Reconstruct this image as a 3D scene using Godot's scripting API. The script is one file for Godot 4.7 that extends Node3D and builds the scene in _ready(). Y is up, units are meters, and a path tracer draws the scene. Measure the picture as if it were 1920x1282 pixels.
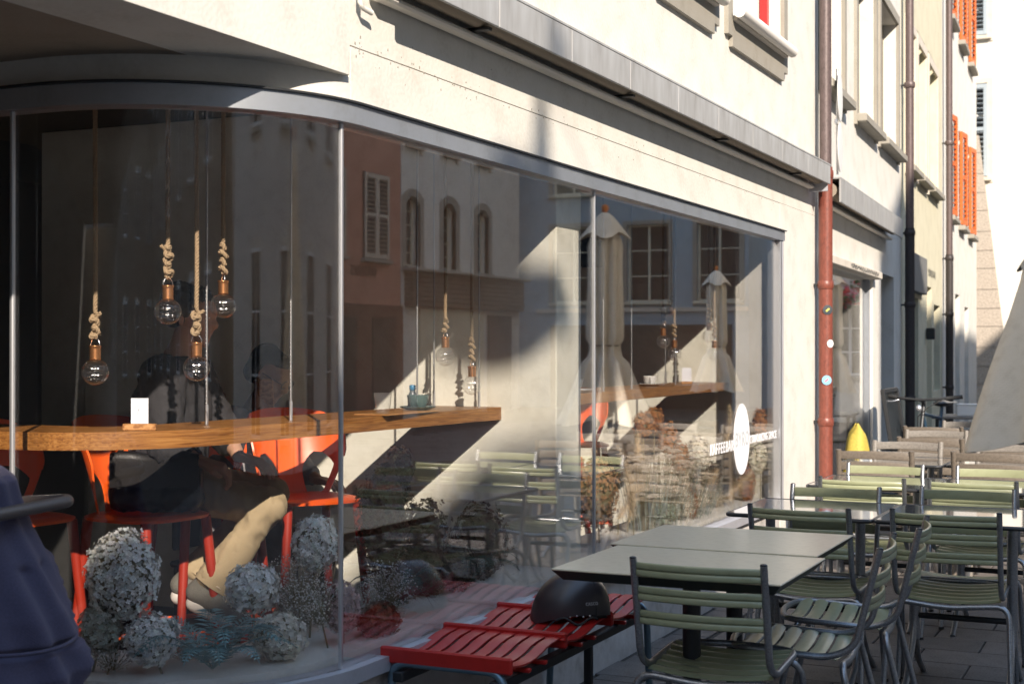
extends Node3D
# Street cafe with a curved shop window. x: out of the facade into the street, y: up, z = -(distance up the street).

var M := {}
var taken := {}
var rng := RandomNumberGenerator.new()

# ---------------------------------------------------------------- geometry builder
class Geo:
	var v := PackedVector3Array()
	var ix := PackedInt32Array()
	func quad(a: Vector3, b: Vector3, c: Vector3, d: Vector3) -> void:
		var n := v.size()
		v.append_array(PackedVector3Array([a, b, c, d]))
		ix.append_array(PackedInt32Array([n, n + 1, n + 2, n, n + 2, n + 3]))
	func tri(a: Vector3, b: Vector3, c: Vector3) -> void:
		var n := v.size()
		v.append_array(PackedVector3Array([a, b, c]))
		ix.append_array(PackedInt32Array([n, n + 1, n + 2]))
	# turn the triangles added since (v0, i0) so that they face outwards
	func outwards(v0: int, i0: int) -> void:
		if v.size() == v0:
			return
		var c := Vector3.ZERO
		for i in range(v0, v.size()):
			c += v[i]
		c /= float(v.size() - v0)
		var vol := 0.0
		for k in range(i0, ix.size(), 3):
			var a := v[ix[k]] - c
			var b := v[ix[k + 1]] - c
			var d := v[ix[k + 2]] - c
			vol += a.dot(d.cross(b))
		if vol < 0.0:
			for k in range(i0, ix.size(), 3):
				var t := ix[k + 1]
				ix[k + 1] = ix[k + 2]
				ix[k + 2] = t
	func box(c: Vector3, s: Vector3, bev := 0.0, b := Basis()) -> Geo:
		var v0 := v.size()
		var i0 := ix.size()
		var h := s * 0.5
		var m := minf(bev, minf(h.x, minf(h.y, h.z)) * 0.95)
		var p := {}
		for sx in [-1, 1]:
			for sy in [-1, 1]:
				for sz in [-1, 1]:
					var q := Vector3(h.x * sx, h.y * sy, h.z * sz)
					p[[sx, sy, sz, 0]] = c + b * (q - Vector3(0, m * sy, m * sz))
					p[[sx, sy, sz, 1]] = c + b * (q - Vector3(m * sx, 0, m * sz))
					p[[sx, sy, sz, 2]] = c + b * (q - Vector3(m * sx, m * sy, 0))
		for sg in [-1, 1]:
			_face(p[[sg, -1, -1, 0]], p[[sg, 1, -1, 0]], p[[sg, 1, 1, 0]], p[[sg, -1, 1, 0]], c)
			_face(p[[-1, sg, -1, 1]], p[[1, sg, -1, 1]], p[[1, sg, 1, 1]], p[[-1, sg, 1, 1]], c)
			_face(p[[-1, -1, sg, 2]], p[[1, -1, sg, 2]], p[[1, 1, sg, 2]], p[[-1, 1, sg, 2]], c)
		if m > 0.0:
			for s1 in [-1, 1]:
				for s2 in [-1, 1]:
					_face(p[[-1, s1, s2, 1]], p[[1, s1, s2, 1]], p[[1, s1, s2, 2]], p[[-1, s1, s2, 2]], c)
					_face(p[[s1, -1, s2, 0]], p[[s1, 1, s2, 0]], p[[s1, 1, s2, 2]], p[[s1, -1, s2, 2]], c)
					_face(p[[s1, s2, -1, 0]], p[[s1, s2, 1, 0]], p[[s1, s2, 1, 1]], p[[s1, s2, -1, 1]], c)
					for s3 in [-1, 1]:
						var a: Vector3 = p[[s1, s2, s3, 0]]
						var d: Vector3 = p[[s1, s2, s3, 1]]
						var e: Vector3 = p[[s1, s2, s3, 2]]
						if (a - c).dot((e - a).cross(d - a)) < 0.0:
							tri(a, e, d)
						else:
							tri(a, d, e)
		return self
	func _face(a: Vector3, b: Vector3, c: Vector3, d: Vector3, mid: Vector3) -> void:
		if ((a + c) * 0.5 - mid).dot((c - a).cross(b - a)) < 0.0:
			quad(a, d, c, b)
		else:
			quad(a, b, c, d)
	# smooth sheet through rows of points
	func grid(rows: Array, wrap := false) -> void:
		var n0 := v.size()
		var w: int = rows[0].size()
		for r in rows:
			v.append_array(PackedVector3Array(r))
		for i in rows.size() - 1:
			for j in (w if wrap else w - 1):
				var j2 := (j + 1) % w
				var a := n0 + i * w + j
				var b := n0 + i * w + j2
				var c := n0 + (i + 1) * w + j2
				var d := n0 + (i + 1) * w + j
				ix.append_array(PackedInt32Array([a, b, c, a, c, d]))
	func fan(pts: PackedVector3Array) -> void:
		var n := v.size()
		var c := Vector3.ZERO
		for p in pts:
			c += p
		v.append(c / pts.size())
		v.append_array(pts)
		for i in pts.size():
			ix.append_array(PackedInt32Array([n, n + 1 + i, n + 1 + (i + 1) % pts.size()]))
	# round bar along points; r is one radius or one for each point
	func tube(pts: Array, r, sides := 8, closed := false) -> Geo:
		var v0 := v.size()
		var i0 := ix.size()
		var rows := []
		var n := pts.size()
		var up := Vector3.UP
		var t0: Vector3 = (pts[1] - pts[0]).normalized()
		if absf(t0.dot(up)) > 0.9:
			up = Vector3.RIGHT
		for i in n:
			var a: Vector3 = pts[(i - 1 + n) % n] if closed else pts[maxi(i - 1, 0)]
			var b: Vector3 = pts[(i + 1) % n] if closed else pts[mini(i + 1, n - 1)]
			var t := (b - a).normalized()
			var x := up.cross(t).normalized()
			if x.length_squared() < 0.1:
				x = t.cross(Vector3(0.3, 0.5, 0.8)).normalized()
			var y := t.cross(x)
			up = y
			var rr: float = r[i] if r is Array else r
			var row := PackedVector3Array()
			for k in sides:
				var f := TAU * k / sides
				row.append(pts[i] + (x * cos(f) + y * sin(f)) * rr)
			rows.append(row)
		if closed:
			rows.append(rows[0])
		grid(rows, true)
		if not closed:
			fan(rows[0])
			var last: PackedVector3Array = rows[-1].duplicate()
			last.reverse()
			fan(last)
		outwards(v0, i0)
		return self
	# turned shape: profile of (radius, height)
	func lathe(prof: Array, seg := 16, at := Transform3D(), lobes := 0, lobe := 0.0) -> Geo:
		var v0 := v.size()
		var i0 := ix.size()
		var rows := []
		for p in prof:
			var row := PackedVector3Array()
			for k in seg:
				var f := TAU * k / seg
				var rr: float = p.x * (1.0 + lobe * (absf(cos(f * lobes * 0.5)) - 0.6) if lobes else 1.0)
				row.append(at * Vector3(rr * cos(f), p.y, rr * sin(f)))
			rows.append(row)
		grid(rows, true)
		outwards(v0, i0)
		return self
	# flat outline in x and y, drawn out along z
	func prism(poly: PackedVector2Array, z0: float, z1: float, at := Transform3D()) -> Geo:
		var v0 := v.size()
		var i0 := ix.size()
		var t := Geometry2D.triangulate_polygon(poly)
		for zz in [z0, z1]:
			var n := v.size()
			for p in poly:
				v.append(at * Vector3(p.x, p.y, zz))
			for k in range(0, t.size(), 3):
				if zz == z0:
					ix.append_array(PackedInt32Array([n + t[k], n + t[k + 1], n + t[k + 2]]))
				else:
					ix.append_array(PackedInt32Array([n + t[k], n + t[k + 2], n + t[k + 1]]))
		var cw := Geometry2D.is_polygon_clockwise(poly)
		var tri_cw := false
		if t.size():
			tri_cw = (poly[t[1]] - poly[t[0]]).cross(poly[t[2]] - poly[t[0]]) > 0.0
		for i in poly.size():
			var a := poly[i]
			var b := poly[(i + 1) % poly.size()]
			var poly_ccw := not cw
			# keep the same sense as the caps
			if poly_ccw == tri_cw:
				quad(at * Vector3(a.x, a.y, z0), at * Vector3(a.x, a.y, z1), at * Vector3(b.x, b.y, z1), at * Vector3(b.x, b.y, z0))
			else:
				quad(at * Vector3(a.x, a.y, z0), at * Vector3(b.x, b.y, z0), at * Vector3(b.x, b.y, z1), at * Vector3(a.x, a.y, z1))
		outwards(v0, i0)
		return self
	# a sheet with thickness
	func shell(rows: Array, thick: float, wrap := false) -> Geo:
		var v0 := v.size()
		var i0 := ix.size()
		var nr := rows.size()
		var nc: int = rows[0].size()
		var back := []
		for i in nr:
			var row := PackedVector3Array()
			for j in nc:
				var a: Vector3 = rows[maxi(i - 1, 0)][j]
				var b: Vector3 = rows[mini(i + 1, nr - 1)][j]
				var c: Vector3 = rows[i][(j - 1 + nc) % nc] if wrap else rows[i][maxi(j - 1, 0)]
				var d: Vector3 = rows[i][(j + 1) % nc] if wrap else rows[i][mini(j + 1, nc - 1)]
				row.append(rows[i][j] - (b - a).cross(d - c).normalized() * thick)
			back.append(row)
		grid(rows, wrap)
		var rb := []
		for r in back:
			var q: PackedVector3Array = r.duplicate()
			q.reverse()
			rb.append(q)
		grid(rb, wrap)
		grid([back[0], rows[0]], wrap)
		grid([rows[-1], back[-1]], wrap)
		if not wrap:
			var l0 := PackedVector3Array()
			var l1 := PackedVector3Array()
			var r0 := PackedVector3Array()
			var r1 := PackedVector3Array()
			for i in nr:
				l0.append(rows[i][0]); l1.append(back[i][0]); r0.append(rows[i][nc - 1]); r1.append(back[i][nc - 1])
			grid([l0, l1], false)
			grid([r1, r0], false)
		return self
	func ball(c: Vector3, r: Vector3, seg := 12, b := Basis()) -> Geo:
		var prof := []
		for i in seg / 2 + 1:
			var f := -PI / 2 + PI * i / (seg / 2)
			prof.append(Vector2(maxf(cos(f), 0.001), sin(f)))
		return lathe(prof, seg, Transform3D(b * Basis.from_scale(r), c))
	func add(o: Geo, at: Transform3D) -> Geo:
		var n := v.size()
		for p in o.v:
			v.append(at * p)
		for i in o.ix:
			ix.append(n + i)
		return self
	func mesh() -> ArrayMesh:
		var nn := PackedVector3Array()
		nn.resize(v.size())
		for k in range(0, ix.size(), 3):
			var a := ix[k]
			var b := ix[k + 1]
			var c := ix[k + 2]
			var n := (v[c] - v[a]).cross(v[b] - v[a])
			nn[a] += n
			nn[b] += n
			nn[c] += n
		for i in nn.size():
			nn[i] = nn[i].normalized() if nn[i].length_squared() > 0.0 else Vector3.UP
		var arr := []
		arr.resize(Mesh.ARRAY_MAX)
		arr[Mesh.ARRAY_VERTEX] = v
		arr[Mesh.ARRAY_NORMAL] = nn
		arr[Mesh.ARRAY_INDEX] = ix
		var m := ArrayMesh.new()
		m.add_surface_from_arrays(Mesh.PRIMITIVE_TRIANGLES, arr)
		return m

# ---------------------------------------------------------------- nodes
func numbered(called: String) -> String:
	if called.length() > 4 and called.substr(called.length() - 3).is_valid_int():
		called = called.substr(0, called.length() - 4)
	if not taken.has(called):
		taken[called] = 0
		return called
	taken[called] += 1
	return "%s_%03d" % [called, taken[called]]

func thing(called: String, label: String, category: String, at := Vector3.ZERO, turn := 0.0, group := "") -> Node3D:
	var o := Node3D.new()
	o.name = numbered(called)
	add_child(o)
	o.position = at
	o.rotation.y = turn
	tag(o, label, category, group)
	return o

func tag(o: Node3D, label: String, category: String, group := "") -> void:
	if label:
		o.set_meta("label", label)
	if category:
		o.set_meta("category", category)
	if group:
		o.set_meta("group", group)

func part(parent: Node, called: String, g, m: Material, kind := "") -> MeshInstance3D:
	var o := MeshInstance3D.new()
	o.name = called
	o.mesh = g.mesh() if g is Geo else g
	o.material_override = m
	parent.add_child(o, true)
	if kind:
		o.set_meta("kind", kind)
	return o

func holder(parent: Node, called: String, at := Vector3.ZERO, turn := 0.0) -> Node3D:
	var o := Node3D.new()
	o.name = called
	parent.add_child(o, true)
	o.position = at
	o.rotation.y = turn
	return o

func copy(o: Node3D, at: Vector3, turn: float, label: String, group := "") -> Node3D:
	var c: Node3D = o.duplicate()
	c.name = numbered(str(o.name))
	add_child(c)
	c.position = at
	c.rotation = Vector3(0, turn, 0)
	c.set_meta("label", label)
	if group:
		c.set_meta("group", group)
	return c

func scatter(parent: Node, called: String, m: Mesh, mt: Material, xf: Array, colors := PackedColorArray()) -> MultiMeshInstance3D:
	var mm := MultiMesh.new()
	mm.transform_format = MultiMesh.TRANSFORM_3D
	mm.use_colors = colors.size() > 0
	mm.mesh = m
	mm.instance_count = xf.size()
	for i in xf.size():
		mm.set_instance_transform(i, xf[i])
		if colors.size():
			mm.set_instance_color(i, colors[i])
	var o := MultiMeshInstance3D.new()
	o.name = called
	o.multimesh = mm
	o.material_override = mt
	o.set_meta("kind", "stuff")
	parent.add_child(o, true)
	return o

# ---------------------------------------------------------------- materials
func noise_image(sd: int, freq: float, oct: int, size: int, sy := 1.0) -> Image:
	var n := FastNoiseLite.new()
	n.seed = sd
	n.noise_type = FastNoiseLite.TYPE_SIMPLEX_SMOOTH
	n.frequency = freq
	n.fractal_octaves = oct
	return n.get_seamless_image(size, int(size * sy))

func ramp_tex(im: Image, stops: Array, blend: Image = null, share := 0.0) -> ImageTexture:
	# stops: [[0, Color], [1, Color]]; a second noise can be mixed in
	var lut := []
	for i in 256:
		var t := i / 255.0
		var c: Color = stops[-1][1]
		for k in stops.size() - 1:
			if t <= stops[k + 1][0]:
				c = stops[k][1].lerp(stops[k + 1][1], clampf((t - stops[k][0]) / (stops[k + 1][0] - stops[k][0]), 0.0, 1.0))
				break
		lut.append(c)
	var src := im.duplicate() as Image
	src.convert(Image.FORMAT_L8)
	var d := src.get_data()
	var e := PackedByteArray()
	if blend:
		var s2 := blend.duplicate() as Image
		s2.convert(Image.FORMAT_L8)
		e = s2.get_data()
	var o := PackedByteArray()
	o.resize(d.size() * 3)
	for i in d.size():
		var q: int = d[i] if e.is_empty() else int(d[i] * (1.0 - share) + e[i] * share)
		var c: Color = lut[clampi(q, 0, 255)]
		o[i * 3] = c.r8
		o[i * 3 + 1] = c.g8
		o[i * 3 + 2] = c.b8
	return ImageTexture.create_from_image(Image.create_from_data(src.get_width(), src.get_height(), false, Image.FORMAT_RGB8, o))

func flat(r: float, g: float, b: float, rough := 0.6, metal := 0.0) -> StandardMaterial3D:
	var m := StandardMaterial3D.new()
	m.albedo_color = Color(r, g, b).linear_to_srgb()
	m.roughness = rough
	m.metallic = metal
	return m

func tri_map(m: StandardMaterial3D, scale: Vector3, albedo: Texture2D, bump: Texture2D = null, relief := 0.0, in_world := false) -> StandardMaterial3D:
	m.uv1_triplanar = true
	m.uv1_world_triplanar = in_world
	m.uv1_triplanar_sharpness = 4.0
	m.uv1_scale = scale
	if albedo:
		m.albedo_texture = albedo
	if bump:
		m.heightmap_enabled = true
		m.heightmap_texture = bump
		m.heightmap_scale = relief
	return m

func make_materials() -> void:
	var fine := noise_image(11, 0.09, 3, 512)
	var coarse := noise_image(12, 0.008, 4, 512)
	var mid := noise_image(13, 0.03, 4, 512)
	var fine_t := ImageTexture.create_from_image(fine)
	var mid_t := ImageTexture.create_from_image(mid)
	var mottled := ramp_tex(coarse, [[0.0, Color(0.90, 0.89, 0.87)], [0.45, Color(0.97, 0.97, 0.96)], [1.0, Color(1, 1, 1)]], fine, 0.35)
	var stained := ramp_tex(coarse, [[0.0, Color(0.70, 0.68, 0.65)], [0.35, Color(0.88, 0.87, 0.86)], [1.0, Color(1, 1, 1)]], mid, 0.4)
	var grainy := ramp_tex(mid, [[0.0, Color(0.60, 0.60, 0.60)], [0.5, Color(0.85, 0.85, 0.85)], [1.0, Color(1, 1, 1)]], fine, 0.55)
	var drawn := noise_image(14, 0.02, 4, 512, 0.125)
	drawn.resize(512, 512)
	# wood: long grain along the texture's x
	var g1 := noise_image(15, 0.035, 4, 256)
	g1.resize(1024, 256, Image.INTERPOLATE_CUBIC)
	var wood_src := Image.create(1024, 256, false, Image.FORMAT_L8)
	g1.convert(Image.FORMAT_L8)
	for y in 256:
		for x in 1024:
			var q := g1.get_pixel(x, y).r
			var band := 0.5 + 0.5 * sin(y * 0.29 + q * 9.0)
			wood_src.set_pixel(x, y, Color(0.55 * q + 0.45 * band, 0, 0))
	var wood_t := ramp_tex(wood_src, [[0.0, Color(0.62, 0.48, 0.34)], [0.5, Color(0.86, 0.74, 0.58)], [1.0, Color(1.0, 0.92, 0.80)]])
	var weave := Image.create(256, 256, false, Image.FORMAT_L8)
	for y in 256:
		for x in 256:
			var a := sin(x * TAU / 8.0)
			var b := sin(y * TAU / 8.0)
			var over := ((x / 8) + (y / 8)) % 2
			weave.set_pixel(x, y, Color(0.5 + 0.3 * (a if over else b) + 0.15 * fine.get_pixel(x, y).r - 0.07, 0, 0))
	var weave_t := ImageTexture.create_from_image(weave)

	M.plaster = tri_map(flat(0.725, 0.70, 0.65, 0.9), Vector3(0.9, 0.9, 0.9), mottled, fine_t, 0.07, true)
	M.soffit = tri_map(flat(0.30, 0.25, 0.20, 0.9), Vector3(0.9, 0.9, 0.9), mottled, fine_t, 0.07, true)  # the cream plaster darkened: shade under the overhang is put into this colour
	M.plaster_inside = tri_map(flat(0.84, 0.82, 0.72, 0.9), Vector3(1.6, 1.6, 1.6), mottled, mid_t, 0.10, true)
	M.plaster_base = tri_map(flat(0.62, 0.60, 0.58, 0.9), Vector3(0.8, 0.8, 0.8), stained, fine_t, 0.07, true)
	M.plaster_white = tri_map(flat(0.74, 0.72, 0.675, 0.9), Vector3(0.7, 0.7, 0.7), mottled, fine_t, 0.08, true)
	M.plaster_pale = tri_map(flat(0.72, 0.695, 0.65, 0.9), Vector3(0.7, 0.7, 0.7), mottled, fine_t, 0.08, true)
	M.plaster_straw = tri_map(flat(0.66, 0.62, 0.47, 0.9), Vector3(0.7, 0.7, 0.7), mottled, fine_t, 0.08, true)
	M.plaster_pink = tri_map(flat(0.50, 0.25, 0.18, 0.9), Vector3(0.5, 0.5, 0.5), mottled, fine_t, 0.08, true)
	M.plaster_grey = tri_map(flat(0.62, 0.60, 0.57, 0.9), Vector3(0.5, 0.5, 0.5), mottled, fine_t, 0.08, true)
	M.plaster_dun = tri_map(flat(0.23, 0.19, 0.15, 0.9), Vector3(0.5, 0.5, 0.5), mottled, null, 0.0, true)
	M.plaster_blue = tri_map(flat(0.34, 0.43, 0.50, 0.9), Vector3(0.5, 0.5, 0.5), mottled, fine_t, 0.08, true)
	M.stone_trim = tri_map(flat(0.34, 0.315, 0.27, 0.85), Vector3(1.2, 1.2, 1.2), mottled, fine_t, 0.06, true)
	M.stone_block = tri_map(flat(0.62, 0.54, 0.45, 0.85), Vector3(1.2, 1.2, 1.2), grainy, mid_t, 0.12, true)
	M.stone_pale = tri_map(flat(0.66, 0.60, 0.52, 0.85), Vector3(1.2, 1.2, 1.2), mottled, fine_t, 0.06, true)
	M.zinc = tri_map(flat(0.50, 0.51, 0.51, 0.5, 0.15), Vector3(1.1, 0.25, 1.1), stained, null, 0.0, true)
	M.steel_frame = tri_map(flat(0.44, 0.47, 0.52, 0.35, 0.6), Vector3(1.0, 1.0, 1.0), mottled)
	M.alu = flat(0.72, 0.73, 0.75, 0.3, 0.85)
	M.sill_metal = tri_map(flat(0.55, 0.55, 0.60, 0.45, 0.4), Vector3(1.0, 1.0, 1.0), mottled)
	M.awning_bar = flat(0.78, 0.74, 0.66, 0.5)
	M.awning_cloth = tri_map(flat(0.30, 0.25, 0.19, 0.9), Vector3(6, 6, 6), null, weave_t, 0.05)
	M.dark_gap = flat(0.02, 0.02, 0.02, 0.9)
	var gl := StandardMaterial3D.new()
	gl.albedo_color = Color(1, 1, 1, 0.0)
	gl.transparency = BaseMaterial3D.TRANSPARENCY_ALPHA
	gl.roughness = 0.0
	M.glass = gl
	var bulb := StandardMaterial3D.new()
	bulb.albedo_color = Color(1.0, 1.0, 1.0, 0.0)
	bulb.transparency = BaseMaterial3D.TRANSPARENCY_ALPHA
	bulb.roughness = 0.1
	M.bulb_glass = bulb
	var tum := StandardMaterial3D.new()
	tum.albedo_color = Color(1, 1, 1, 0.02)
	tum.transparency = BaseMaterial3D.TRANSPARENCY_ALPHA
	tum.roughness = 0.02
	M.tumbler_glass = tum
	M.oak = tri_map(flat(0.42, 0.245, 0.095, 0.42), Vector3(1.3, 5.0, 1.3), wood_t)
	M.oak.uv1_scale = Vector3(5.0, 7.0, 0.45)
	M.pale_wood = tri_map(flat(0.62, 0.42, 0.24, 0.5), Vector3(3, 3, 3), wood_t)
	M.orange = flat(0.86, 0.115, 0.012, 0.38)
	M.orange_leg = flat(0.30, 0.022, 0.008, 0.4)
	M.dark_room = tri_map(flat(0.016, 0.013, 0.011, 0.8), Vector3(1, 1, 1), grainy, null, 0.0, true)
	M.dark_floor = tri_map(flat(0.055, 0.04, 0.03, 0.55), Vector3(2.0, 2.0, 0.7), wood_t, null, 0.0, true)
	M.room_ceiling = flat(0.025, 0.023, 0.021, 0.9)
	M.steel_rod = flat(0.55, 0.55, 0.55, 0.35, 0.9)
	M.rope = tri_map(flat(0.56, 0.40, 0.24, 0.9), Vector3(14, 14, 14), grainy, fine_t, 0.1)
	M.fibre = flat(0.60, 0.44, 0.27, 0.9)
	M.copper = flat(0.72, 0.33, 0.14, 0.3, 0.9)
	M.wire = flat(0.7, 0.7, 0.7, 0.25, 1.0)
	M.sage = tri_map(flat(0.315, 0.335, 0.205, 0.36), Vector3(4, 4, 4), mottled)
	M.sage.clearcoat_enabled = true
	M.sage.clearcoat = 0.4
	M.sage.clearcoat_roughness = 0.25
	M.chair_tube = tri_map(flat(0.50, 0.52, 0.55, 0.34, 0.85), Vector3(5, 5, 5), grainy)
	M.rubber = flat(0.03, 0.03, 0.03, 0.8)
	M.taupe = tri_map(flat(0.20, 0.165, 0.13, 0.55), Vector3(3, 3, 3), grainy)
	M.taupe_pale = tri_map(flat(0.29, 0.265, 0.235, 0.55), Vector3(3, 3, 3), grainy)
	M.table_tan = tri_map(flat(0.66, 0.59, 0.44, 0.28), Vector3(5, 5, 5), mottled)
	M.table_edge = flat(0.03, 0.035, 0.03, 0.5)
	M.table_dark = tri_map(flat(0.10, 0.105, 0.115, 0.12), Vector3(3, 3, 3), mottled)
	M.table_dark.clearcoat_enabled = true
	M.table_dark.clearcoat_roughness = 0.04
	M.black_steel = flat(0.035, 0.037, 0.04, 0.4, 0.3)
	M.red_seat = tri_map(flat(0.50, 0.022, 0.018, 0.33), Vector3(3, 3, 3), mottled)
	M.blue_tube = flat(0.16, 0.24, 0.30, 0.35, 0.6)
	M.helmet = flat(0.035, 0.028, 0.03, 0.36)
	M.helmet.clearcoat_enabled = true
	M.helmet.clearcoat = 0.5
	M.helmet.clearcoat_roughness = 0.35
	M.print_grey = flat(0.35, 0.35, 0.36, 0.5)
	M.navy = tri_map(flat(0.085, 0.075, 0.135, 0.85), Vector3(9, 9, 9), grainy, weave_t, 0.06)
	M.navy.rim_enabled = true
	M.navy.rim = 0.5
	M.grip = flat(0.09, 0.075, 0.07, 0.4)
	M.canvas = tri_map(flat(0.76, 0.70, 0.60, 0.9), Vector3(5, 5, 5), mottled, weave_t, 0.05)
	M.canvas.backlight_enabled = true
	M.canvas.backlight = Color(0.25, 0.22, 0.17)
	M.canvas_grey = tri_map(flat(0.42, 0.41, 0.40, 0.9), Vector3(5, 5, 5), mottled, weave_t, 0.05)
	M.finial = flat(0.55, 0.17, 0.03, 0.4)
	M.pipe_red = tri_map(flat(0.27, 0.075, 0.05, 0.42), Vector3(2.5, 0.8, 2.5), grainy, null, 0.0, true)
	M.pipe_brown = tri_map(flat(0.17, 0.125, 0.12, 0.45, 0.2), Vector3(2.5, 0.8, 2.5), grainy, null, 0.0, true)
	M.pipe_dark = tri_map(flat(0.06, 0.05, 0.05, 0.5, 0.2), Vector3(2.5, 0.8, 2.5), grainy, null, 0.0, true)
	var ptex := ramp_tex(fine, [[0.0, Color(0.62, 0.60, 0.58)], [0.5, Color(0.88, 0.87, 0.86)], [1.0, Color(1, 1, 1)]], coarse, 0.35)
	M.paver = []
	for k in 4:
		var t: float = [0.155, 0.185, 0.135, 0.17][k]
		M.paver.append(tri_map(flat(t * 1.08, t * 0.98, t * 0.92, 0.75), Vector3(1.5, 1.5, 1.5), ptex, fine_t, 0.08, true))
	M.joint = tri_map(flat(0.06, 0.055, 0.05, 0.95), Vector3(2, 2, 2), grainy, null, 0.0, true)
	M.asphalt = tri_map(flat(0.12, 0.115, 0.11, 0.9), Vector3(1, 1, 1), grainy, null, 0.0, true)
	M.window_red = flat(0.40, 0.02, 0.02, 0.4)
	M.blind = flat(0.78, 0.74, 0.68, 0.8)
	M.blind_taupe = tri_map(flat(0.24, 0.21, 0.165, 0.85), Vector3(1, 1, 1), mottled)
	M.blind_straw = tri_map(flat(0.62, 0.55, 0.38, 0.85), Vector3(1, 1, 1), mottled)
	M.shutter_orange = flat(0.62, 0.13, 0.02, 0.5)
	M.shutter_grey = flat(0.36, 0.42, 0.46, 0.6)
	M.shutter_cream = flat(0.52, 0.46, 0.38, 0.6)
	M.white_paint = flat(0.78, 0.78, 0.76, 0.5)
	M.cream_paint = flat(0.62, 0.58, 0.45, 0.5)
	M.dark_door = flat(0.035, 0.033, 0.035, 0.4)
	M.grey_panel = tri_map(flat(0.20, 0.20, 0.20, 0.6), Vector3(1, 1, 1), mottled)
	M.roof_tile = tri_map(flat(0.22, 0.10, 0.07, 0.8), Vector3(2, 2, 2), grainy)
	M.leather = tri_map(flat(0.022, 0.02, 0.02, 0.3), Vector3(6, 6, 6), grainy, mid_t, 0.03)
	M.skin = flat(0.46, 0.26, 0.17, 0.5)
	M.skin.subsurf_scatter_enabled = true
	M.skin.subsurf_scatter_strength = 0.15
	M.skin_warm = flat(0.34, 0.18, 0.11, 0.5)
	M.hair = tri_map(flat(0.018, 0.014, 0.012, 0.5), Vector3(20, 4, 20), grainy)
	M.shirt_grey = tri_map(flat(0.042, 0.04, 0.045, 0.9), Vector3(8, 8, 8), grainy, weave_t, 0.05)
	M.shirt_light = tri_map(flat(0.36, 0.35, 0.36, 0.9), Vector3(8, 8, 8), grainy, weave_t, 0.05)
	M.chino = tri_map(flat(0.36, 0.28, 0.17, 0.9), Vector3(3, 3, 3), mottled, weave_t, 0.02)
	M.shoe_grey = tri_map(flat(0.20, 0.19, 0.16, 0.8), Vector3(8, 8, 8), grainy)
	M.shoe_sole = flat(0.55, 0.52, 0.48, 0.6)
	M.lace = flat(0.60, 0.50, 0.38, 0.8)
	M.card_white = flat(0.80, 0.82, 0.88, 0.6)
	M.card_print = flat(0.42, 0.45, 0.52, 0.6)
	M.cup_green = flat(0.085, 0.14, 0.135, 0.25)
	M.cup_white = flat(0.72, 0.71, 0.68, 0.3)
	M.cap_blue = flat(0.03, 0.20, 0.38, 0.4)
	M.bottle_grey = flat(0.10, 0.12, 0.13, 0.3)
	M.decal_white = flat(0.86, 0.86, 0.88, 0.5)
	M.decal_grey = flat(0.52, 0.54, 0.56, 0.5)
	M.pillow_green = flat(0.07, 0.20, 0.07, 0.8)
	M.stalk = flat(0.20, 0.17, 0.09, 0.8)
	M.tint = flat(1, 1, 1, 0.85)
	M.tint.vertex_color_use_as_albedo = true
	M.tint.backlight_enabled = true
	M.tint.backlight = Color(0.35, 0.35, 0.35)
	M.bread = tri_map(flat(0.40, 0.20, 0.08, 0.8), Vector3(8, 8, 8), grainy)
	M.yellow = tri_map(flat(0.72, 0.56, 0.10, 0.7), Vector3(3, 3, 3), grainy)
	M.sticker = [flat(0.02, 0.03, 0.04, 0.5), flat(0.75, 0.75, 0.75, 0.5), flat(0.20, 0.45, 0.65, 0.5), flat(0.65, 0.16, 0.2, 0.5), flat(0.6, 0.55, 0.1, 0.5)]
	M.frame_blue = flat(0.05, 0.10, 0.16, 0.3, 0.3)
	M.spot_gold = flat(0.62, 0.36, 0.16, 0.45, 0.4)
	M.lamp_black = flat(0.02, 0.024, 0.026, 0.3)
	M.window_glass = flat(0.03, 0.035, 0.04, 0.06)

# ---------------------------------------------------------------- the cafe building
# plan of the shop window: straight in from the porch, a round corner, straight along the street
const RC := 0.68
const S0 := 3.87
const SE := 9.16

func w3(b: float, h: float, s: float) -> Vector3:
	return Vector3(-b, h, -s)

# points of the plan line, set off outwards by o; from porch depth b0 to street distance s1
func plan(o: float, b0: float, s1: float, a0 := 0.0, a1 := 90.0) -> Array:
	var out := []
	if b0 > RC:
		var n := 3
		for i in n:
			out.append(Vector2(lerpf(b0, RC, float(i) / n), S0 - RC - o))
	var r := RC + o
	var steps := int(maxf(4, (a1 - a0) / 3.0))
	for i in steps + 1:
		var f := deg_to_rad(lerpf(a0, a1, float(i) / steps))
		out.append(Vector2(RC - r * sin(f), S0 - r * cos(f)))
	if s1 > S0:
		out.append(Vector2(-o, s1))
	return out

func slab(g: Geo, inner: Array, outer: Array, h0: float, h1: float) -> Geo:
	var v0 := g.v.size()
	var i0 := g.ix.size()
	var rows := [[], [], [], []]
	for i in inner.size():
		rows[0].append(w3(outer[i].x, h0, outer[i].y))
		rows[1].append(w3(outer[i].x, h1, outer[i].y))
		rows[2].append(w3(inner[i].x, h1, inner[i].y))
		rows[3].append(w3(inner[i].x, h0, inner[i].y))
	for k in 4:
		g.grid([rows[k], rows[(k + 1) % 4]])
	for e in [0, -1]:
		if e == 0:
			g.quad(rows[0][e], rows[3][e], rows[2][e], rows[1][e])
		else:
			g.quad(rows[0][e], rows[1][e], rows[2][e], rows[3][e])
	return g

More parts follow.
